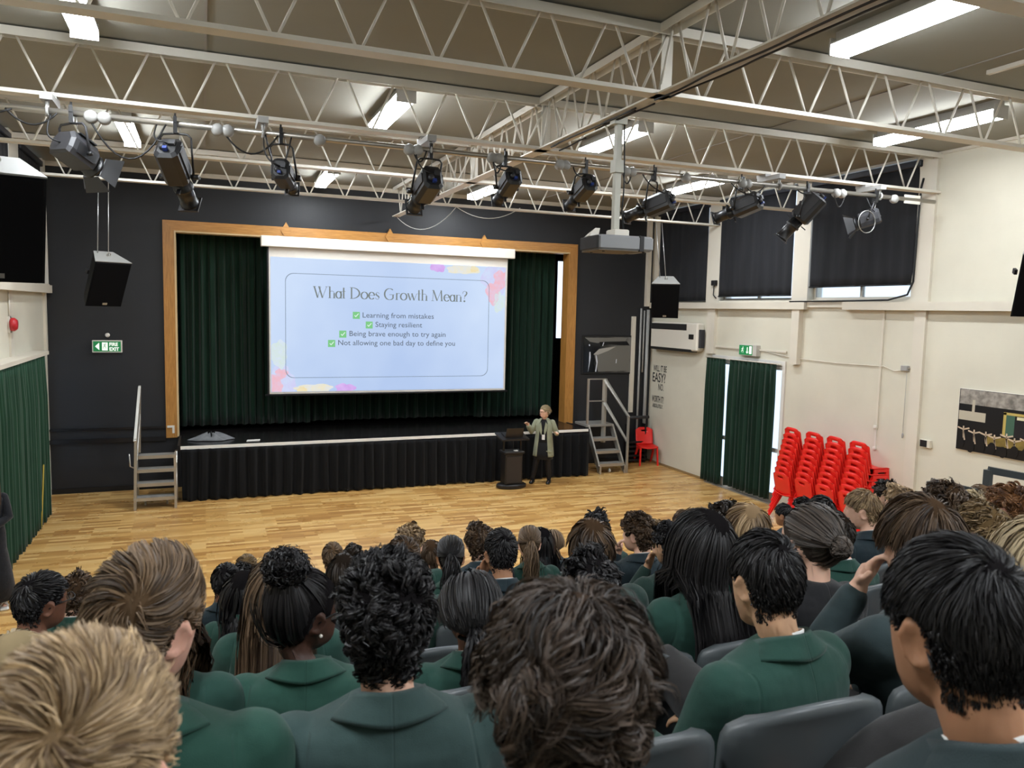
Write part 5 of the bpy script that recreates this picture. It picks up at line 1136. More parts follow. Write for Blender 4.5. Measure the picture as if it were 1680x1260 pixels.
def cap(off=.006, low=-.004, NA=40, NZ=18):
    V = []; F = []
    for j in range(NZ+1):
        for i in range(NA):
            a = 2*math.pi*i/NA; az = abs(math.degrees(math.atan2(math.sin(a), math.cos(a)))); z0 = float(hairline(np.array(az)))+low
            ph0 = math.asin(max(-.99, min(.99, (z0-ELC[2])/ELR[2]))); ph = ph0+(math.pi/2*.995-ph0)*j/NZ; o = off*min(1, j/2+.15)
            V.append((ELC[0]+(ELR[0]+o)*math.cos(ph)*math.sin(a), ELC[1]+(ELR[1]+o)*math.cos(ph)*math.cos(a), ELC[2]+(ELR[2]+o)*math.sin(ph)))
    for j in range(NZ):
        for i in range(NA): F.append((j*NA+i, j*NA+(i+1) % NA, (j+1)*NA+(i+1) % NA, (j+1)*NA+i))
    V = np.array(V); return V, np.array(F), np.full(len(V), -1.72)
def hair_mesh(style, q, seed, yaw=0, pitch=0, roll=0):
    """q 0..4 = detail; returns mesh in body space"""
    rs = np.random.default_rng(seed); Rm = headrot(yaw, pitch, roll); parts = []
    n = (600, 1150, 2500, 7400, 14500)[q]; wd = (.0105, .0072, .0048, .0025, .0015)[q]; S = (4, 5, 5, 7, 7)[q]
    kw = dict(Rm=Rm)
    def add(A, w=wd, taper=.35, tint=None, jit=.5):
        parts.append(ribbons(A, w, rs, np.clip(rs.normal(.5, .22, len(A)), 0, 1) if tint is None else tint, taper, jit))
    def top_len(P, top, side): f = np.clip((P[:, 2]-.0)/.08, 0, 1); return (side+(top-side)*f)*rs.uniform(.75, 1.15, len(P))
    nape = lambda P: np.clip((P[:, 2]+.115)/.10, .12, 1)*np.clip((np.sqrt((np.abs(P[:, 0])-.076)**2+(P[:, 1]+.014)**2*1.2+(P[:, 2]+.012)**2)-.034)/.05, .12, 1)
    if style == 'short':      # neat short hair brushed from the crown
        P = scalp_points(n, rs); A = grow(P, top_len(P, .052, .017)*nape(P), S, rs, lift=.26, flow=.6, h=(.002, .012), swirl=.5, chaos=.18, ears=True, wob=.06, **kw); A, b = clump(A, n//12, rs, .35); parts.append(cap(.004)); tt = np.clip(rs.normal(.4, .16, len(A))+rs.normal(0, .16, len(A))[b], 0, 1); add(A, tint=tt, jit=.8)
    elif style == 'crop':     # very short at the sides, fuller top
        P = scalp_points(n, rs); A = grow(P, top_len(P, .036, .010)*nape(P), S, rs, lift=.4, flow=.5, h=(.002, .010), swirl=.4, chaos=.3, ears=True, **kw); parts.append(cap(.003)); add(A, jit=.8)
    elif style == 'spiky':    # short, standing out from the whorl
        P = scalp_points(n, rs); A = grow(P, top_len(P, .048, .034)*nape(P), S, rs, whorl=(.012, -.078, .082), lift=.5, flow=.36, h=(.002, .018), swirl=.5, chaos=.3, ears=True, wob=.05, **kw); A, b = clump(A, n//9, rs, .5); parts.append(cap(.003)); tt = np.clip(rs.normal(.5, .16, len(A))+rs.normal(0, .2, len(A))[b], 0, 1); add(A, tint=tt, jit=.8)
    elif style == 'swirl':    # longer brushed hair with a big crown whorl
        P = scalp_points(n, rs); A = grow(P, top_len(P, .085, .035)*nape(P), S, rs, whorl=(.02, -.085, .055), lift=.22, flow=.8, h=(.002, .015), swirl=1.0, chaos=.22, ears=True, **kw); A, b = clump(A, n//18, rs, .6); parts.append(cap(.005)); tt = np.clip(rs.normal(.45, .15, len(A))+rs.normal(0, .22, len(A))[b], 0, 1); add(A, tint=tt, jit=.7)
    elif style in ('curly', 'bigcurly', 'afro', 'loosecurl'):
        S2 = S+(6 if style == 'bigcurly' else 3); nn = int(n*.8); P = scalp_points(nn, rs)
        if style == 'curly': A = grow(P, top_len(P, .055, .032)*nape(P), S2, rs, lift=.6, flow=.4, h=(.003, .020), wob=.12, chaos=.9, cfreq=45, ears=True, **kw); A, b = clump(A, nn//12, rs, .75); A = curl(A, .008, 1.6, rs, b=b)
        elif style == 'bigcurly': A = grow(P, top_len(P, .12, .07)*nape(P), S2, rs, whorl=(.015, -.015, .12), lift=.38, flow=.6, h=(.003, .024), wob=.04, swirl=.3, chaos=.6, cfreq=24, ears=True, **kw); A, b = clump(A, nn//26, rs, .62); A = curl(A, .011, 1.0, rs, .3, .5, b)
        elif style == 'loosecurl': A = grow(P, top_len(P, .075, .030)*nape(P), S2, rs, lift=.45, flow=.5, h=(.003, .020), wob=.16, chaos=.9, cfreq=50, ears=True, **kw); A, b = clump(A, nn//14, rs, .75); A = curl(A, .008, 1.1, rs, b=b)
        else: A = grow(P, top_len(P, .04, .03)*nape(P), S2, rs, lift=.9, flow=.15, h=(.01, .03), wob=.4, **kw); b = np.arange(nn); A = curl(A, .008, 2.5, rs)
        tt = np.clip(rs.normal(.42, .14, len(A))+rs.normal(0, .2, len(A))[b], 0, 1); parts.append(cap(.008)); add(A, wd*1.25, tint=tt, jit=.8)
    elif style == 'fringe':   # straight mid-length mop hanging from the crown
        P = scalp_points(n, rs); A = grow(P, top_len(P, .115, .055)*nape(P), S, rs, whorl=(0, -.045, .11), lift=.2, flow=.7, grav=.25, h=(.003, .018), swirl=.2, chaos=.15, **kw); A, b = clump(A, n//20, rs, .6); tt = np.clip(rs.normal(.45, .15, len(A))+rs.normal(0, .25, len(A))[b], 0, 1); parts.append(cap(.006)); add(A, tint=tt, jit=.7)
    elif style in ('long', 'longwavy'):
        L0 = .46 if style == 'long' else .40; S2 = S+6; P = scalp_points(n, rs); L = L0*rs.uniform(.75, 1.1, n)+.10*np.clip(P[:, 2]/.1, 0, 1)
        A = grow(P, L, S2, rs, lift=.2, flow=.75, grav=.45, h=(.003, .018), swirl=.0, torso=True, part=.012, **kw)
        A, b = clump(A, n//22, rs, .45)
        if style == 'longwavy': A = curl(A, .012, 3.0, rs, .3, .6, b)
        tt = np.clip(rs.normal(.4, .15, len(A))+rs.normal(0, .2, len(A))[b], 0, 1); parts.append(cap(.008)); add(A, wd*1.35, tint=tt, jit=.35)
    elif style in ('pony', 'bun', 'puff', 'lowpony', 'braid'):
        tie = dict(pony=(.0, -.118, .05), lowpony=(.0, -.112, -.03), bun=(.012, -.118, .012), puff=(.0, -.055, .125), braid=(0, -.11, -.03))[style]; T = np.array(tie)
        P = scalp_points(n, rs); dist = np.linalg.norm(P-T, axis=1); A = grow(P, dist*1.12, S+1, rs, lift=.02, flow=1.4, h=(.003, .010), swirl=0, tie=tie, **kw)
        parts.append(cap(.006)); add(A, wd*1.2, jit=.25)
        if style in ('pony', 'lowpony', 'braid'):
            m = max(160, n//4); a = rs.uniform(0, 6.28, m); r = .016*np.sqrt(rs.uniform(0, 1, m)); Q = T+np.stack([r*np.cos(a), -.004+0*a, r*np.sin(a)], 1); Lp = (.30 if style != 'braid' else .2)*rs.uniform(.7, 1.1, m); S2 = S+6
            g = np.array([0, 0, -1.0]) @ Rm; pts = [Q]; p = Q; d = nrm(np.array([0, -1.0, .35])[None]+rs.normal(size=(m, 3))*.14+ (Q-T)*12)
            for k in range(1, S2):
                d = nrm(d*.9+g[None]*.42+rs.normal(size=(m, 3))*.04); p = p+d*(Lp/(S2-1))[:, None]
                b = (p @ Rm.T)+np.array(HC); lim = -.115-.05*np.clip((1.0-b[:, 2])/.12, 0, 1)-.03*rs.uniform(0, 1, m); fr = (b[:, 2] < 1.03) & (b[:, 1] > lim); b[fr, 1] = lim[fr]; p = (b-np.array(HC)) @ Rm
                pts.append(p)
            B = np.stack(pts, 1); B = curl(B, .006, 2.0, rs); add(B, wd*1.4, jit=.9)
            parts.append(torus(T, .018, .007))
        elif style == 'bun':
            m = max(200, n//4); add(ball(T+np.array([0, -.03, -.005]), (.042, .034, .042), m, S+3, rs), wd*1.5, jit=.4); parts.append(torus(T+np.array([0, -.006, 0]), .032, .008)); parts.append(sph(T+np.array([0, -.03, -.005]), .034))
        else:
            m = max(400, n//2); c = T+np.array([0, -.02, .035]); dd = nrm(rs.normal(size=(m, 3))); Q = c+dd*np.array([.045, .042, .036]); S2 = S+3
            B = Q[:, None, :]+dd[:, None, :]*np.linspace(0, .024, S2)[None, :, None]+rs.normal(size=(m, 1, 3))*.004; B = curl(B, .007, 2.2, rs, .4, .2); add(B, wd*1.2, jit=1.0); parts.append(sph(c, .045)); parts.append(torus(T, .03, .009))
    V = []; F = []; T_ = []; o = 0
    for v, f, t in parts: V.append(v); F.append(f+o); T_.append(t); o += len(v)
    V = np.concatenate(V) @ Rm.T+np.array(HC); F = np.concatenate(F); T_ = np.concatenate(T_)
    # same neck pivot as the body
    me = bpy.data.meshes.new('hair'); me.vertices.add(len(V)); me.vertices.foreach_set('co', V.astype('f').ravel()); me.loops.add(F.size); me.loops.foreach_set('vertex_index', F.astype('i').ravel())
    me.polygons.add(len(F)); me.polygons.foreach_set('loop_start', np.arange(0, F.size, 4, dtype='i')); me.polygons.foreach_set('use_smooth', np.ones(len(F), bool)); me.update(calc_edges=True)
    at = me.attributes.new('tint', 'FLOAT', 'POINT'); at.data.foreach_set('value', T_.astype('f')); return me
def torus(c, Rr, r, n=16, m=8):
    V = [(c[0]+(Rr+r*math.cos(b))*math.cos(a), c[1]+r*math.sin(b), c[2]+(Rr+r*math.cos(b))*math.sin(a)) for a in np.linspace(0, 2*math.pi, n+1)[:-1] for b in np.linspace(0, 2*math.pi, m+1)[:-1]]
    F = [(i*m+j, ((i+1) % n)*m+j, ((i+1) % n)*m+(j+1) % m, i*m+(j+1) % m) for i in range(n) for j in range(m)]; return np.array(V), np.array(F), np.full(len(V), .02)
def sph(c, r, n=16, m=10):
    V = [(c[0]+r*math.sin(t)*math.cos(p), c[1]+r*math.sin(t)*math.sin(p), c[2]+r*math.cos(t)) for t in np.linspace(.05, math.pi-.05, m) for p in np.linspace(0, 2*math.pi, n+1)[:-1]]
    F = [(j*n+i, j*n+(i+1) % n, (j+1)*n+(i+1) % n, (j+1)*n+i) for j in range(m-1) for i in range(n)]; return np.array(V), np.array(F), np.full(len(V), .1)
def ball(c, r, m, S, rs):
    th = rs.uniform(0, 6.28, m); ax = nrm(rs.normal(size=(m, 3))*np.array([1, .5, 1])); u = nrm(np.cross(ax, rs.normal(size=(m, 3)))); v = np.cross(ax, u); s = np.linspace(0, 2.2, S)[None, :, None]+th[:, None, None]
    k = rs.uniform(.85, 1.05, (m, 1, 1)); return c+k*(np.cos(s)*u[:, None]+np.sin(s)*v[:, None])*np.array(r)
# ------------------------------------------------------------------ people: assembly
CACHE = {}
def cached(key, fn):
    if key not in CACHE: CACHE[key] = fn()
    return CACHE[key]
def posed_body(pose, q, yaw, pitch, roll, female):
    hi = q >= 2
    base = cached(('body', pose, hi, female), lambda: body_mesh(pose, (.0065 if hi else .012), (.18 if hi else .15), 1.0, female))
    me = base.copy(); co = np.empty(len(me.vertices)*3); me.vertices.foreach_get('co', co); co = co.reshape(-1, 3)
    w = np.clip((co[:, 2]-.985)/.065, 0, 1); w = w*w*(3-2*w); near = (np.hypot(co[:, 0], co[:, 1]-.01) < .16); w = w*near
    Rm = headrot(yaw, pitch, roll); hc = np.array(HC)
    hand_pts = (np.hypot(co[:, 0], co[:, 1]) > .13) & (co[:, 2] < 1.1)
    rotd = (co-hc) @ Rm.T+hc; co = co*(1-w[:, None])+rotd*w[:, None]; me.vertices.foreach_set('co', co.ravel()); me.update(); return me
def meshpart(name, me, parent, m, label=None):
    if not me.materials: me.materials.append(m)
    o = bpy.data.objects.new(name, me); COL.objects.link(o); o.parent = parent
    if o.data.materials[0] is not m: o.material_slots[0].link = 'OBJECT'; o.material_slots[0].material = m
    if label: o['label'] = label
    return o
def add_person(label, loc, style, hcol, skn, top, q=1, yaw=0, pitch=0, roll=0, rz=0, s=1.0, pose='lap', k=1.0, female=False, shirt=True, collar=True, group=None, seed=0, legs='charcoal', tilt=0):
    me = posed_body(pose, q, yaw, pitch, roll, female)
    me.materials.clear(); me.materials.append(SKIN[skn]); o = bpy.data.objects.new('person', me); COL.objects.link(o); o.location = loc; o.rotation_euler = (0, tilt, rz); o.scale = (s, s, s)
    tag(o, label, 'person', group)
    hq = q; meshpart('hair', hair_mesh(style, hq, seed, yaw, pitch, roll), o, HAIR[hcol])
    hi = q >= 2
    bm = cached(('blz', pose, hi, k), lambda: blazer_mesh(pose, (.010 if hi else .018), (.45 if hi else .5), k))
    meshpart('blazer' if collar else 'jumper', bm, o, CLOTH[top])
    if collar:
        meshpart('collar', cached(('col', k), lambda: collar_mesh((k+1)/2)), o, CLOTH[top])
        if shirt: meshpart('shirt_collar', cached('shirt', shirt_mesh), o, M_SHIRT)
    meshpart('trousers', cached(('tr', pose), lambda: trousers_mesh(pose)), o, CLOTH[legs])
    J = joints(pose)
    for n_ in 'LR':
        p = meshpart('shoe', cached('shoe', shoe_mesh), o, M_SHOE); p.location = (J['an'+n_].x, J['an'+n_].y, J['an'+n_].z-.09)
    return o
CROWD = [
 ('person in front row of the picture with spiky blond hair and visible crown whorl', (-0.127, 0.778, 1.998), 'spiky', 'darkblond', 'pink', 'slate', 4, -5.7, -4.0, 0.0, -8.0, 1.003, {}, 1, 0, 0),
 ('person with big wavy dark brown hair close to the camera in the middle', (0.406, 0.778, 1.998), 'bigcurly', 'wavy', 'fair', 'slate', 4, -8.6, -6.0, 0.0, -7.1, 0.997, {}, 2, 0, 0),
 ('person with short black hair, tan cheek and ear large at the right edge', (1.262, 0.708, 1.853), 'short', 'black', 'tan', 'dkslate', 4, 4.9, -4.0, 9.0, -20.0, 1.130, {'pose': 'wide', 'k': 1.02, 'tilt': -0.1571}, 3, 0, 0),
 ('person with brown hair swirled at the crown and pink ears', (-0.111, 1.516, 1.785), 'swirl', 'midbrown', 'pink', 'green2', 3, -24.2, -6.0, 6.0, -8.3, 1.070, {}, 4, 0, 0),
 ('person with short curly black hair between two chair backs, grey green blazer back', (0.348, 1.517, 1.776), 'curly', 'black', 'fair', 'slate', 3, -5.2, 0.0, 0.0, -7.5, 1.029, {'k': 1.04, 'shirt': False}, 5, 0, 0),
 ('person with short black hair and light stubbly cheek in bright green blazer', (1.355, 1.518, 1.776), 'short', 'black', 'olive', 'green', 3, -18.8, -4.0, 0.0, 10.0, 1.005, {'pose': 'cross', 'k': 1.06}, 6, 0, 0),
 ('person with straight dark brown mop resting left hand on mouth', (1.899, 1.516, 1.776), 'fringe', 'brown', 'fair', 'dkslate', 3, -6.5, -4.0, 0.0, 6.0, 1.053, {'pose': 'chinL', 'k': 1.06}, 7, 0, 0),
 ('person with black hair in a round puff, glasses and a pearl earring', (0.272, 2.258, 1.554), 'puff', 'black', 'dark', 'green2', 2, -49.9, 0.0, 0.0, -8.1, 0.999, {'female': True, 'k': 0.98, 'shirt': False}, 8, 1, 1),
 ('person with thick black hair just behind the big wavy head', (1.232, 2.259, 1.554), 'loosecurl', 'black', 'tan', 'green', 2, -7.7, -8.0, 0.0, -6.3, 0.964, {}, 9, 0, 0),
 ('person with sleek black low ponytail between curly and wavy heads', (0.789, 2.260, 1.554), 'lowpony', 'black', 'brown', 'green', 2, -2.7, -4.0, 0.0, -7.1, 0.948, {'female': True, 'k': 0.88}, 10, 0, 0),
 ('person with very long straight black hair over a green blazer', (1.699, 2.256, 1.554), 'long', 'black', 'tan', 'green', 3, 5.4, 0.0, 0.0, -5.4, 1.063, {'female': True, 'k': 0.92}, 11, 0, 0),
 ('person in black top with brown hair in a low coiled bun', (2.180, 2.257, 1.554), 'bun', 'greybrown', 'fair', 'black', 2, 8.6, -4.0, 0.0, -4.5, 1.039, {'female': True, 'k': 0.92, 'collar': False}, 12, 0, 0),
 ('person with light brown curls at the right behind the straight dark mop', (3.156, 2.258, 1.554), 'loosecurl', 'lightbrown', 'fair', 'dkgreen', 2, 0.9, 0.0, 0.0, -2.5, 0.993, {}, 13, 0, 0),
 ('person with brown hair hidden behind the swirl haired head, green shoulder showing', (-0.159, 2.257, 1.554), 'longwavy', 'brown', 'fair', 'green', 1, -10.8, -4.0, 0.0, -8.9, 1.046, {'female': True, 'k': 0.98}, 14, 0, 0),
 ('person with straight blond hair low at the left edge of the picture', (-0.480, 2.261, 1.554), 'long', 'blond', 'fair', 'green', 2, -11.5, -6.0, 0.0, -9.4, 0.929, {'female': True, 'k': 0.88}, 15, 0, 0),
 ('person with pale straight hair cut off by the right edge of the picture', (2.406, 1.519, 1.776), 'long', 'palegold', 'fair', 'dkgreen', 2, -4.6, 0.0, 0.0, -3.8, 0.975, {}, 16, 0, 0),
 ('person with long straight brown hair left of the round black puff', (0.262, 2.997, 1.332), 'long', 'brown', 'fair', 'green', 2, -10.5, 0.0, 0.0, -8.6, 1.044, {'female': True, 'k': 0.92}, 17, 0, 0),
 ('person with neat straight brown hair in front of the empty wood floor', (1.625, 2.996, 1.332), 'fringe', 'brown', 'fair', 'dkgreen', 2, -7.2, 0.0, 0.0, -5.9, 1.060, {}, 18, 0, 0),
 ('person with straight streaked blond brown hair right of the long black hair', (2.503, 2.996, 1.332), 'fringe', 'darkblond', 'fair', 'dkgreen', 2, 1.1, 0.0, 0.0, -4.0, 1.066, {}, 19, 0, 0),
 ('person with dark brown tousled hair before the grey handrail', (3.883, 2.996, 1.336), 'loosecurl', 'brown', 'fair', 'dkgreen', 2, 2.6, 0.0, 0.0, -1.1, 1.070, {}, 20, 0, 0),
 ('person with ginger wavy hair and a reddish ear at the right edge', (4.404, 2.997, 1.332), 'loosecurl', 'ginger', 'pink', 'dkgreen', 2, 6.0, 0.0, 0.0, 0.0, 1.036, {}, 21, 0, 0),
 ('person in green blazer hidden behind the coiled bun', (3.068, 2.998, 1.332), 'short', 'darkbrown', 'fair', 'green', 1, 4.5, 0.0, 0.0, -2.9, 1.000, {}, 22, 0, 0),
 ('person with short black hair and thin glasses at far left by the wood floor', (-0.677, 3.737, 1.110), 'short', 'black', 'brown', 'green', 2, -37.4, 0.0, 0.0, -10.9, 1.039, {}, 23, 1, 0),
 ('person with short brown hair under a blond curly head', (0.934, 3.737, 1.110), 'short', 'brown', 'fair', 'green', 1, -9.4, 0.0, 0.0, -7.7, 1.050, {}, 24, 0, 0),
 ('person with cropped black hair, tan neck and hand at chin', (1.474, 3.737, 1.110), 'crop', 'black', 'tan', 'navy', 2, -2.0, 0.0, 0.0, -6.6, 1.047, {'pose': 'chinL'}, 25, 0, 0),
 ('person with curly black hair and fingers at the mouth left of the long black hair', (2.549, 3.738, 1.110), 'curly', 'black', 'olive', 'dkgreen', 1, 6.9, 0.0, 0.0, -4.2, 0.994, {'pose': 'chinL'}, 26, 0, 0),
 ('person with fair hair in left profile before the red chair stacks', (4.049, 3.736, 1.126), 'short', 'darkblond', 'fair', 'navy', 2, 35.0, 0.0, 0.0, -0.8, 1.070, {}, 27, 0, 0),
 ('person with dark wavy hair peeking over the long black hair', (2.942, 3.736, 1.110), 'loosecurl', 'darkbrown', 'fair', 'dkgreen', 1, -4.1, 0.0, 0.0, -3.3, 1.069, {}, 28, 0, 0),
 ('person with sleek black ponytail hanging down, middle rows', (1.424, 4.478, 0.888), 'pony', 'black', 'tan', 'green', 2, -8.7, 0.0, 0.0, -7.1, 1.023, {'female': True, 'k': 0.9}, 29, 0, 0),
 ('person with smooth dark brown hair behind the round black puff', (0.753, 4.479, 0.888), 'fringe', 'darkbrown', 'fair', 'green', 1, -10.5, 0.0, 0.0, -8.6, 0.990, {}, 30, 0, 0),
 ('person with brown curls in left profile with hand at the mouth', (2.778, 4.476, 0.888), 'curly', 'brown', 'fair', 'navy', 2, 31.2, 0.0, 0.0, -3.9, 1.053, {'pose': 'chinL'}, 31, 0, 0),
 ('person with blond wavy hair just right of the red chair stacks', (5.235, 4.476, 0.911), 'loosecurl', 'darkblond', 'fair', 'dkgreen', 1, 12.5, 0.0, 0.0, 2.0, 1.070, {}, 32, 0, 0),
 ('person with short black hair in front of the red chair stacks', (4.424, 4.476, 0.888), 'short', 'black', 'tan', 'dkgreen', 1, 6.1, 0.0, 0.0, 0.1, 1.069, {}, 33, 0, 0),
 ('person with long wavy black hair left of the straight brown hair', (0.186, 4.480, 0.888), 'longwavy', 'black', 'brown', 'green', 1, -12.0, 0.0, 0.0, -9.8, 0.956, {'female': True, 'k': 0.9}, 34, 0, 0),
 ('person with short brown hair left of the long black hair top', (4.191, 5.956, 0.444), 'short', 'midbrown', 'fair', 'dkgreen', 1, -0.7, 0.0, 0.0, -0.6, 1.047, {}, 35, 0, 0),
 ('person with dark hair peeking up behind the neat brown head', (2.861, 5.216, 0.688), 'loosecurl', 'black', 'tan', 'dkgreen', 1, -4.9, 0.0, 0.0, -4.0, 1.070, {}, 36, 0, 0),
 ('person with light brown curls right of the profile boy', (3.416, 5.218, 0.666), 'curly', 'lightbrown', 'fair', 'dkgreen', 1, 6.8, 0.0, 0.0, -2.6, 0.992, {}, 37, 0, 0),
 ('person with tousled brown hair right of the glasses wearer at far left', (-0.747, 5.219, 0.666), 'loosecurl', 'brown', 'fair', 'green', 1, -15.3, 0.0, 0.0, -12.5, 0.996, {}, 38, 0, 0),
 ('person with dark blond curls in the middle by the wood floor', (1.351, 5.216, 0.703), 'curly', 'darkblond', 'fair', 'green', 1, -15.5, 0.0, 0.0, -7.8, 1.070, {}, 39, 0, 0),
 ('person with thick brown wavy hair and dark collar in the middle', (1.874, 5.216, 0.671), 'loosecurl', 'brown', 'fair', 'navy', 2, -8.0, 0.0, 0.0, -6.5, 1.070, {}, 40, 0, 0),
 ('person with light brown ponytail in the middle rows', (2.283, 5.217, 0.666), 'pony', 'midbrown', 'fair', 'green', 2, -12.7, 0.0, 0.0, -5.5, 1.034, {'female': True, 'k': 0.9}, 41, 0, 0),
 ('person with dark curls beyond the blond wavy head at right', (5.921, 5.216, 0.744), 'curly', 'darkbrown', 'fair', 'dkgreen', 1, 10.9, 0.0, 0.0, 4.0, 1.070, {}, 42, 0, 0),
 ('person with small black afro left of the middle by the wood floor', (0.239, 5.960, 0.444), 'afro', 'black', 'dark', 'green', 1, -13.6, 0.0, 0.0, -11.1, 0.941, {}, 43, 0, 0),
 ('person with short black hair, leftmost of the small group by the wood floor', (0.111, 5.219, 0.666), 'short', 'black', 'brown', 'navy', 1, -13.0, 0.0, 0.0, -10.7, 0.983, {}, 44, 0, 0),
 ('person with brown hair behind the sleek black ponytail', (1.714, 5.958, 0.444), 'fringe', 'brown', 'fair', 'green', 1, -9.1, 0.0, 0.0, -7.5, 1.000, {}, 45, 0, 0),
 ('person with black hair between the two brown ponytails', (2.722, 5.958, 0.444), 'long', 'black', 'fair', 'navy', 1, -5.8, 0.0, 0.0, -4.7, 1.016, {'female': True, 'k': 0.9}, 46, 0, 0),
 ('person with light brown hair farthest forward on the left', (0.309, 6.698, 0.222), 'short', 'lightbrown', 'fair', 'green', 1, -14.5, 0.0, 0.0, -11.8, 1.007, {}, 47, 0, 0),
 ('person with short brown hair right of the round black puff, front rows', (1.033, 6.697, 0.222), 'short', 'midbrown', 'fair', 'green', 1, -12.2, 0.0, 0.0, -10.0, 1.034, {}, 48, 0, 0),
 ('person with dark tousled hair right of the short brown front head', (1.338, 7.439, 0.000), 'loosecurl', 'darkbrown', 'fair', 'green', 0, -12.2, 0.0, 0.0, -9.9, 0.993, {}, 49, 0, 0),
 ('person with dark hair just over the curly black head', (1.229, 5.960, 0.444), 'loosecurl', 'black', 'fair', 'green', 0, -10.7, 0.0, 0.0, -8.7, 0.960, {}, 50, 0, 0),
 ('person with small brown braid farthest forward in the middle', (3.179, 6.699, 0.222), 'braid', 'midbrown', 'fair', 'navy', 1, -4.6, 0.0, 0.0, -3.8, 0.981, {'female': True, 'k': 0.88}, 51, 0, 0),
 ('person with dark hair before the second red chair stack', (5.655, 5.956, 0.444), 'loosecurl', 'black', 'tan', 'navy', 1, 4.4, 0.0, 0.0, 3.6, 1.061, {}, 52, 0, 0),
 ('person with short black hair beside the first red chair stack', (6.061, 6.697, 0.222), 'short', 'black', 'tan', 'navy', 1, 16.2, 0.0, 0.0, 5.1, 1.024, {}, 53, 0, 0),
 ('person with smooth brown hair far right by the handrail post', (6.196, 4.477, 0.888), 'fringe', 'midbrown', 'fair', 'dkgreen', 1, -2.7, 0.0, 0.0, 4.4, 1.048, {'female': True}, 54, 0, 0),
 ('person with blond hair below the handrail at right', (5.103, 3.738, 1.110), 'loosecurl', 'blond', 'fair', 'dkgreen', 1, 2.0, 0.0, 0.0, 1.6, 1.009, {}, 55, 0, 0)]
# ================================================================== tiered platform and grey chairs
YR = lambda r: .78+.74*(r-1)
TZ = lambda r: .222*(10-r)
M_TIER = mat('dark grey tier carpet', '#2b2d30', .9, var=.1, bump=.2, bscale=300); M_TIERE = mat('tier edge metal', '#6d6f70', .4, .6)
pl = thing('tiered_platform', (2.8, 3.5, 0), label='dark stepped platform carrying the rows of grey audience chairs', cat='platform')
for r in range(0, 10):
    y1 = YR(r)+.40; y0 = y1-.74 if r else -2.4
    MB().box(-1.25, 7.2, y0, y1, 0, TZ(r)).obj('tier', M_TIER, pl)
    MB().box(-1.25, 7.2, y1-.03, y1+.004, TZ(r)-.03, TZ(r)+.004).obj('tier_edge', M_TIERE, pl)
M_SEAT = mat('grey moulded chair plastic', '#4d5254', .4, spec=.45, bump=.06, bscale=400, bdist=.001); M_LEG = mat('dark chair frame', '#2c2e30', .4, .5)
def grey_chair():
    t = thing('grey_chair', (0, 0, 0)); W = .222
    def back(u, v):
        s = (u-.5)*2; z = .50+.485*v
        if v > .8:
            e = (v-.8)/.2; k = 1-.26*(1-math.sqrt(max(0, 1-e*e)))
        else: k = .93+.07*min(1, v/.5)
        lip = .010*max(0, (v-.9)/.1)**2
        return (s*W*k, -.215-.05*v+.035*s*s-.01*math.sin(v*3.1)-lip-.012*abs(s)**6*-1, z-.028*(s*s)*(v > .85)*(v-.85)/.15), (0, 1, 0)
    part('backrest', shell(back, 16, 16, .024).mesh('backrest', M_SEAT), t)
    def seat(u, v):
        s = (u-.5)*2; y = -.21+.44*v; return (s*.215*(1-.06*max(0, v-.8)/.2), y, .437+.015*s*s-.02*max(0, (v-.75)/.25)**2-.008), (0, 0, 1)
    part('seat', shell(seat, 10, 10, .022).mesh('seat', M_SEAT), t)
    for sx in (-1, 1):
        part('leg', MB().tube([(sx*.2, .2, 0), (sx*.19, .17, .41)], .012, 8).mesh('leg', M_LEG), t); part('leg', MB().tube([(sx*.2, -.22, 0), (sx*.19, -.19, .41)], .012, 8).mesh('leg', M_LEG), t)
        part('back_support', MB().beam((sx*.17, -.19, .42), (sx*.16, -.225, .62), .03, .012, (0, 1, 0)).mesh('back_support', M_LEG), t)
    return t
ORD = ('zeroth', 'first', 'second', 'third', 'fourth', 'fifth', 'sixth', 'seventh', 'eighth', 'ninth', 'tenth', 'eleventh', 'twelfth', 'thirteenth', 'fourteenth', 'fifteenth')
def place_chairs():
    proto = grey_chair(); first = True; taken = {}
    for row in CROWD: 
        x, y = row[1][0], row[1][1]; r = int(round((y-.78)/.74+1)); taken.setdefault(r, []).append(x)
    for r, extra in ((2, [.8]), (4, [.86, 1.25, 2.05]), (5, [4.45]), (3, [2.65])): taken.setdefault(r, []).extend(extra)
    for r in sorted(taken):
        slots = sorted({round((x-.3)/.48) for x in taken[r]})
        for q, k in enumerate(slots):
            o = proto if first else copy_tree(proto); first = False
            o.location = (.3+.48*k, YR(r), TZ(r)); o.rotation_euler = (0, 0, R(((k*7+r*3) % 5-2)*.8))
            tag(o, 'grey plastic chair in row %s from the camera, %s from the left' % (ORD[r], ORD[q+1]), 'chair', 'grey audience chairs')
place_chairs()
M_GLS = mat('black spectacle frame', '#151516', .3)
def glasses(o, hm):
    mb = MB(); Rm, = (hm,)
    def P(x, y, z): return tuple(np.array([x, y, z]) @ Rm.T+np.array(HC))
    for s in (-1, 1):
        mb.tube([P(s*.031+.022*math.cos(a), .112-.01*abs(math.cos(a))*0, .0+.018*math.sin(a)) for a in np.linspace(0, 2*math.pi, 15)], .0025, 5, False)
        mb.tube([P(s*.054, .110, .004), P(s*.074, .09, .006), P(s*.08, .0, .004), P(s*.078, -.02, -.006)], .0025, 5)
    mb.tube([P(-.009, .113, .003), P(0, .116, .006), P(.009, .113, .003)], .0022, 5)
    q = MB(); q.v = mb.v; q.f = mb.f; q.mi = mb.mi; q.sm = mb.sm; meshpart('glasses', q.mesh('glasses', []), o, M_GLS, 'thin black glasses')
PEOPLE = []
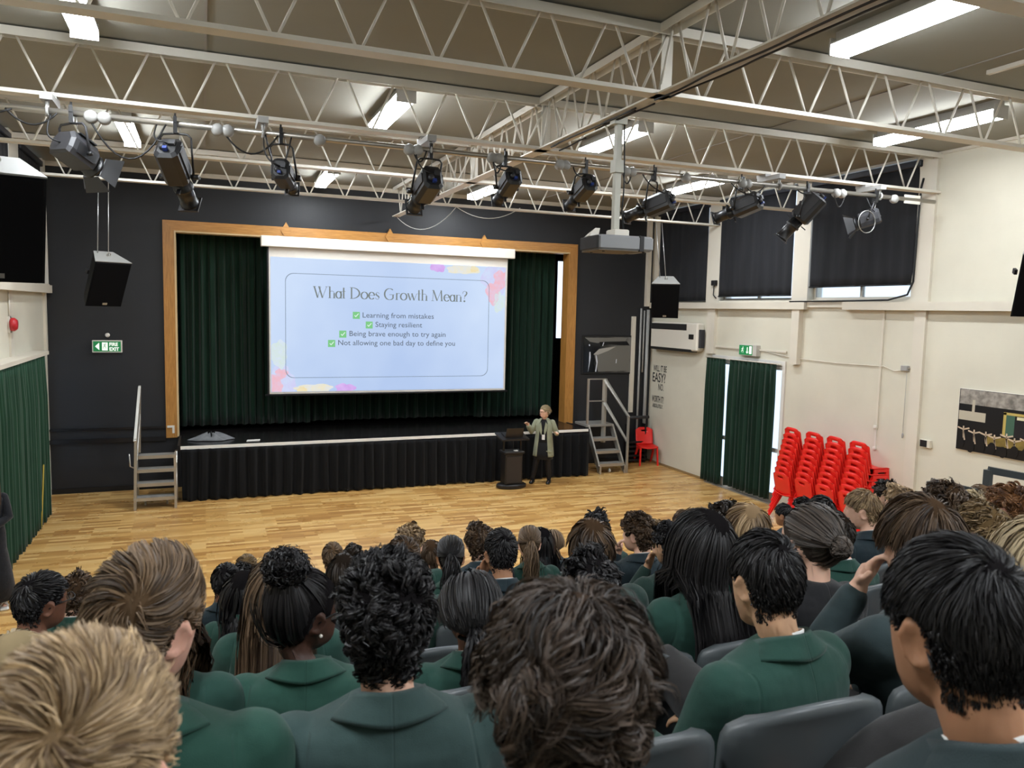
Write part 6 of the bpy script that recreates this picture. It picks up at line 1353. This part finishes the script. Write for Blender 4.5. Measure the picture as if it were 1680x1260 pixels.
for (lab, loc, st, hc, sk_, top, q, yaw, pit, rol, rz, s, kw, seed, gl, er) in CROWD:
    o = add_person(lab, loc, st, hc, sk_, top, q, R(yaw), R(pit), R(rol), R(rz), s, seed=seed, group='seated audience', **kw); PEOPLE.append(o)
    Rm = headrot(R(yaw), R(pit), R(rol))
    if gl: glasses(o, Rm)
    if er:
        m = MB(); m.sphere(tuple(np.array([.079, -.012, -.045]) @ Rm.T+np.array(HC)), .006, 8, 6); meshpart('earring', m.mesh('earring', []), o, mat('pearl', '#e8e2d8', .2), 'white pearl earring')
# ------------------------------------------------------------------ speaker at the front
def standing(label, x, y, rz, s, J, hair, hcol, skn, yaw, pitch=0, female=True, seed=1):
    global SEAT
    joints_old = globals()['joints']; globals()['joints'] = lambda pose: J
    me = posed_body('stand%d' % seed, 2, yaw, pitch, 0, female); me.materials.append(SKIN[skn])
    o = bpy.data.objects.new('person', me); COL.objects.link(o); o.location = (x, y, .40*s); o.rotation_euler = (0, 0, rz); o.scale = (s, s, s); tag(o, label, 'person')
    globals()['joints'] = joints_old
    if hair: meshpart('hair', hair_mesh(hair, 2, seed, yaw, pitch, 0), o, HAIR[hcol])
    return o
def stand_joints():
    J = {}
    for s, n in ((-1, 'L'), (1, 'R')):
        J['sh'+n] = Vector((s*.165, -.012, .915)); J['el'+n] = Vector((s*.24, -.02, .66)); J['wr'+n] = Vector((s*.25, .06, .45)); J['hd'+n] = Vector((0, .2, -1)); J['up'+n] = Vector((s, 0, 0))
        J['hip'+n] = Vector((s*.085, .0, .50)); J['kn'+n] = Vector((s*.10, .02, .05)); J['an'+n] = Vector((s*.13, .0, -.32))
    return J
J = stand_joints()
J['elR'] = Vector((.27, .03, .69)); J['wrR'] = Vector((.315, .21, .86)); J['hdR'] = Vector((.25, .6, .5)); J['upR'] = Vector((.3, -.5, .8))
J['elL'] = Vector((-.265, -.03, .68)); J['wrL'] = Vector((-.30, .17, .70)); J['hdL'] = Vector((-.25, .8, .35)); J['upL'] = Vector((-.5, -.3, .8))
J['anR'] = Vector((.22, .03, -.32)); J['knR'] = Vector((.15, .03, .06)); J['anL'] = Vector((-.13, -.02, -.32))
spk = standing('standing woman in long sage blazer with lanyard speaking by the lectern', 6.66, 14.66, R(146), .99, J, 'bun', 'blond', 'fair', R(-52), 0, True, 501)
glasses(spk, headrot(R(-52), 0, 0))
M_TOP = cloth('black knit top', '#161618'); M_TIGHT = mat('black tights', '#131215', .6)
m = MB(); rings_torso(m, [(z, w*1.0, f+.012, b-.012) for z, w, f, b in BODYT[1:-1]]); meshpart('top', m.mesh('top', [], True), spk, M_TOP, 'black knit top')
m = MB(); rings_torso(m, [(.12, .20, .15, -.16), (.25, .195, .15, -.155), (.4, .185, .14, -.15), (.56, .165, .125, -.13)]); meshpart('skirt', m.mesh('skirt', [], True), spk, M_TOP, 'black skirt')
m = MB()
for n_ in 'LR': limb(m, [(*J['hip'+n_], .098), (*J['kn'+n_], .066), (*J['an'+n_], .046)]); 
meshpart('tights', m.mesh('tights', [], True), spk, M_TIGHT, 'black tights')
for n_ in 'LR':
    p = meshpart('shoe', cached('shoe', shoe_mesh), spk, M_SHOE); a = J['an'+n_]; p.location = (a.x, a.y-.01, -.40)
M_SAGE = cloth('sage blazer cloth', '#8d9078')
tabB = [(.18, .225, .165, -.17), (.30, .215, .155, -.165), (.5, .195, .145, -.155), (.68, .178, .13, -.14), (.80, .19, .12, -.142), (.88, .195, .105, -.138), (.935, .165, .075, -.12), (.975, .1, .05, -.1), (.995, .075, .04, -.09)]
def blz(u, v):
    g = 30-10*v if v < .7 else 23+0*v
    a = R(g+(360-2*g)*u); z = .18+.815*v; w, f, b = (np.interp(z, [t_[0] for t_ in tabB], [t_[k] for t_ in tabB]) for k in (1, 2, 3))
    sx, sy = math.sin(a), math.cos(a); yc = (f+b)/2; fl = 1+.04*math.sin(5*a)*(1-v)
    return (w*fl*math.copysign(abs(sx)**.85, sx), yc+((f-yc)*abs(sy)**.85 if sy > 0 else -(yc-b)*abs(sy)**.85)*fl, z), (sx, sy, 0)
meshpart('blazer', shell(blz, 48, 20, .008).mesh('blazer', []), spk, M_SAGE, 'long sage green blazer')
for n_, sg_ in (('L', -1), ('R', 1)):
    m = MB(); sh, el, wr = J['sh'+n_], J['el'+n_], J['wr'+n_]; limb(m, [(sh.x, sh.y, sh.z-.015, .072), (*sh.lerp(el, .5), .063), (*el, .055), (*el.lerp(wr, .82), .05)], 14); meshpart('sleeve', m.mesh('sleeve', [], True), spk, M_SAGE)
    m = MB()
    m.add([(sg_*.02, .13, .74), (sg_*.05, .115, .93), (sg_*.095, .10, .86), (sg_*.075, .135, .74), (sg_*.035, .14, .64)], [(0, 4, 3, 2, 1) if sg_ > 0 else (0, 1, 2, 3, 4)]); q = MB(); q.loft([[(x, y+.004, z) for x, y, z in m.v], [(x, y+.012, z) for x, y, z in m.v]]); meshpart('lapel', q.mesh('lapel', []), spk, M_SAGE)
q = MB().box(-.2, -.085, .158, .166, .30, .32); meshpart('pocket_flap', q.mesh('pocket_flap', []), spk, M_SAGE)
q = MB().tube([(-.05, .02, 1.0), (-.04, .12, .86), (-.012, .145, .68)], .004, 5).tube([(.05, .02, 1.0), (.03, .12, .86), (-.008, .145, .68)], .004, 5); meshpart('lanyard', q.mesh('lanyard', []), spk, M_TOP)
q = MB().rbox(-.045, .02, .15, .156, .55, .66, .003); meshpart('badge', q.mesh('badge', []), spk, M_SHIRT, 'white card badge')
m = MB(); m.v, m.f = [], []; v_, f_, t_ = torus(np.array([.01, -.118, -.0]), .032, .014); v_ = v_ @ headrot(R(-52), 0, 0).T+np.array(HC); m.add(v_.tolist(), f_.tolist()); meshpart('scrunchie', m.mesh('scrunchie', [], True), spk, M_SHIRT, 'white scrunchie')
Rm = headrot(R(-52), 0, 0)
for s_ in (-1, 1):
    m = MB(); m.sphere(tuple(np.array([s_*.031, .083, .001]) @ Rm.T+np.array(HC)), (.012, .008, .006), 8, 6); meshpart('eye', m.mesh('eye', []), spk, mat('eye dark', '#1d1a19', .2))
m = MB(); m.sphere(tuple(np.array([0, .096, -.068]) @ Rm.T+np.array(HC)), (.02, .006, .006), 10, 6); meshpart('lips', m.mesh('lips', []), spk, mat('lip red', '#a8504a', .4))
# ------------------------------------------------------------------ adult at the far left, mostly outside the picture
J2 = stand_joints()
for s_, n_ in ((-1, 'L'), (1, 'R')): J2['el'+n_] = Vector((s_*.21, .08, .68)); J2['wr'+n_] = Vector((s_*.06, .2, .60)); J2['hd'+n_] = Vector((-s_*.8, .2, -.2)); J2['up'+n_] = Vector((0, 1, .3))
ld = standing('adult in long navy dress and pale sandals standing at the left picture edge', -2.36, 10.35, R(-165), 1.0, J2, 'long', 'brown', 'fair', 0, 0, True, 502)
m = MB(); rings_torso(m, [(-.28, .27, .25, -.25), (.0, .235, .2, -.2), (.3, .19, .16, -.17), (.5, .185, .14, -.15), (.62, .16, .125, -.13), (.8, .18, .125, -.135), (.9, .18, .105, -.125), (.965, .12, .06, -.1)]); meshpart('dress', m.mesh('dress', [], True), ld, CLOTH['navyblack'], 'long navy dress')
m = MB()
for n_ in 'LR':
    a = J2['an'+n_]; m2 = MB(); m2.rbox(a.x-.045, a.x+.045, a.y-.08, a.y+.2, -.40, -.365, .012).tube([(a.x-.045, a.y+.1, -.37), (a.x, a.y+.1, -.32), (a.x+.045, a.y+.1, -.37)], .012, 6); meshpart('sandal', m2.mesh('sandal', []), ld, M_SHIRT)
# handrails beside the right aisle
for n_ in 'LR':
    m = MB(); sh, el, wr = J2['sh'+n_], J2['el'+n_], J2['wr'+n_]; limb(m, [(sh.x*.98, sh.y, sh.z-.02, .062), (*el, .05), (*el.lerp(wr, .9), .038)], 12); meshpart('sleeve', m.mesh('sleeve', [], True), ld, CLOTH['navyblack'])
M_RAIL = mat('grey handrail', '#4a5052', .4, .4)
def rail(pts, label):
    t = thing('handrail', (pts[0][0], pts[0][1], 0), label=label, cat='handrail')
    for p, q in zip(pts[:-1], pts[1:]): MB().beam(p, q, .045, .06).obj('bar', M_RAIL, t)
    return t
rail([(6.30, 4.55, .9), (6.30, 4.55, 2.33), (6.95, 4.12, 2.22), (6.95, 4.12, .9)], 'grey handrail loop at the right picture edge')
rail([(5.70, 4.61, .9), (5.70, 4.61, 2.25), (6.05, 4.46, 2.17), (6.05, 4.46, .9)], 'shorter grey handrail beyond the dark tousled head at right')
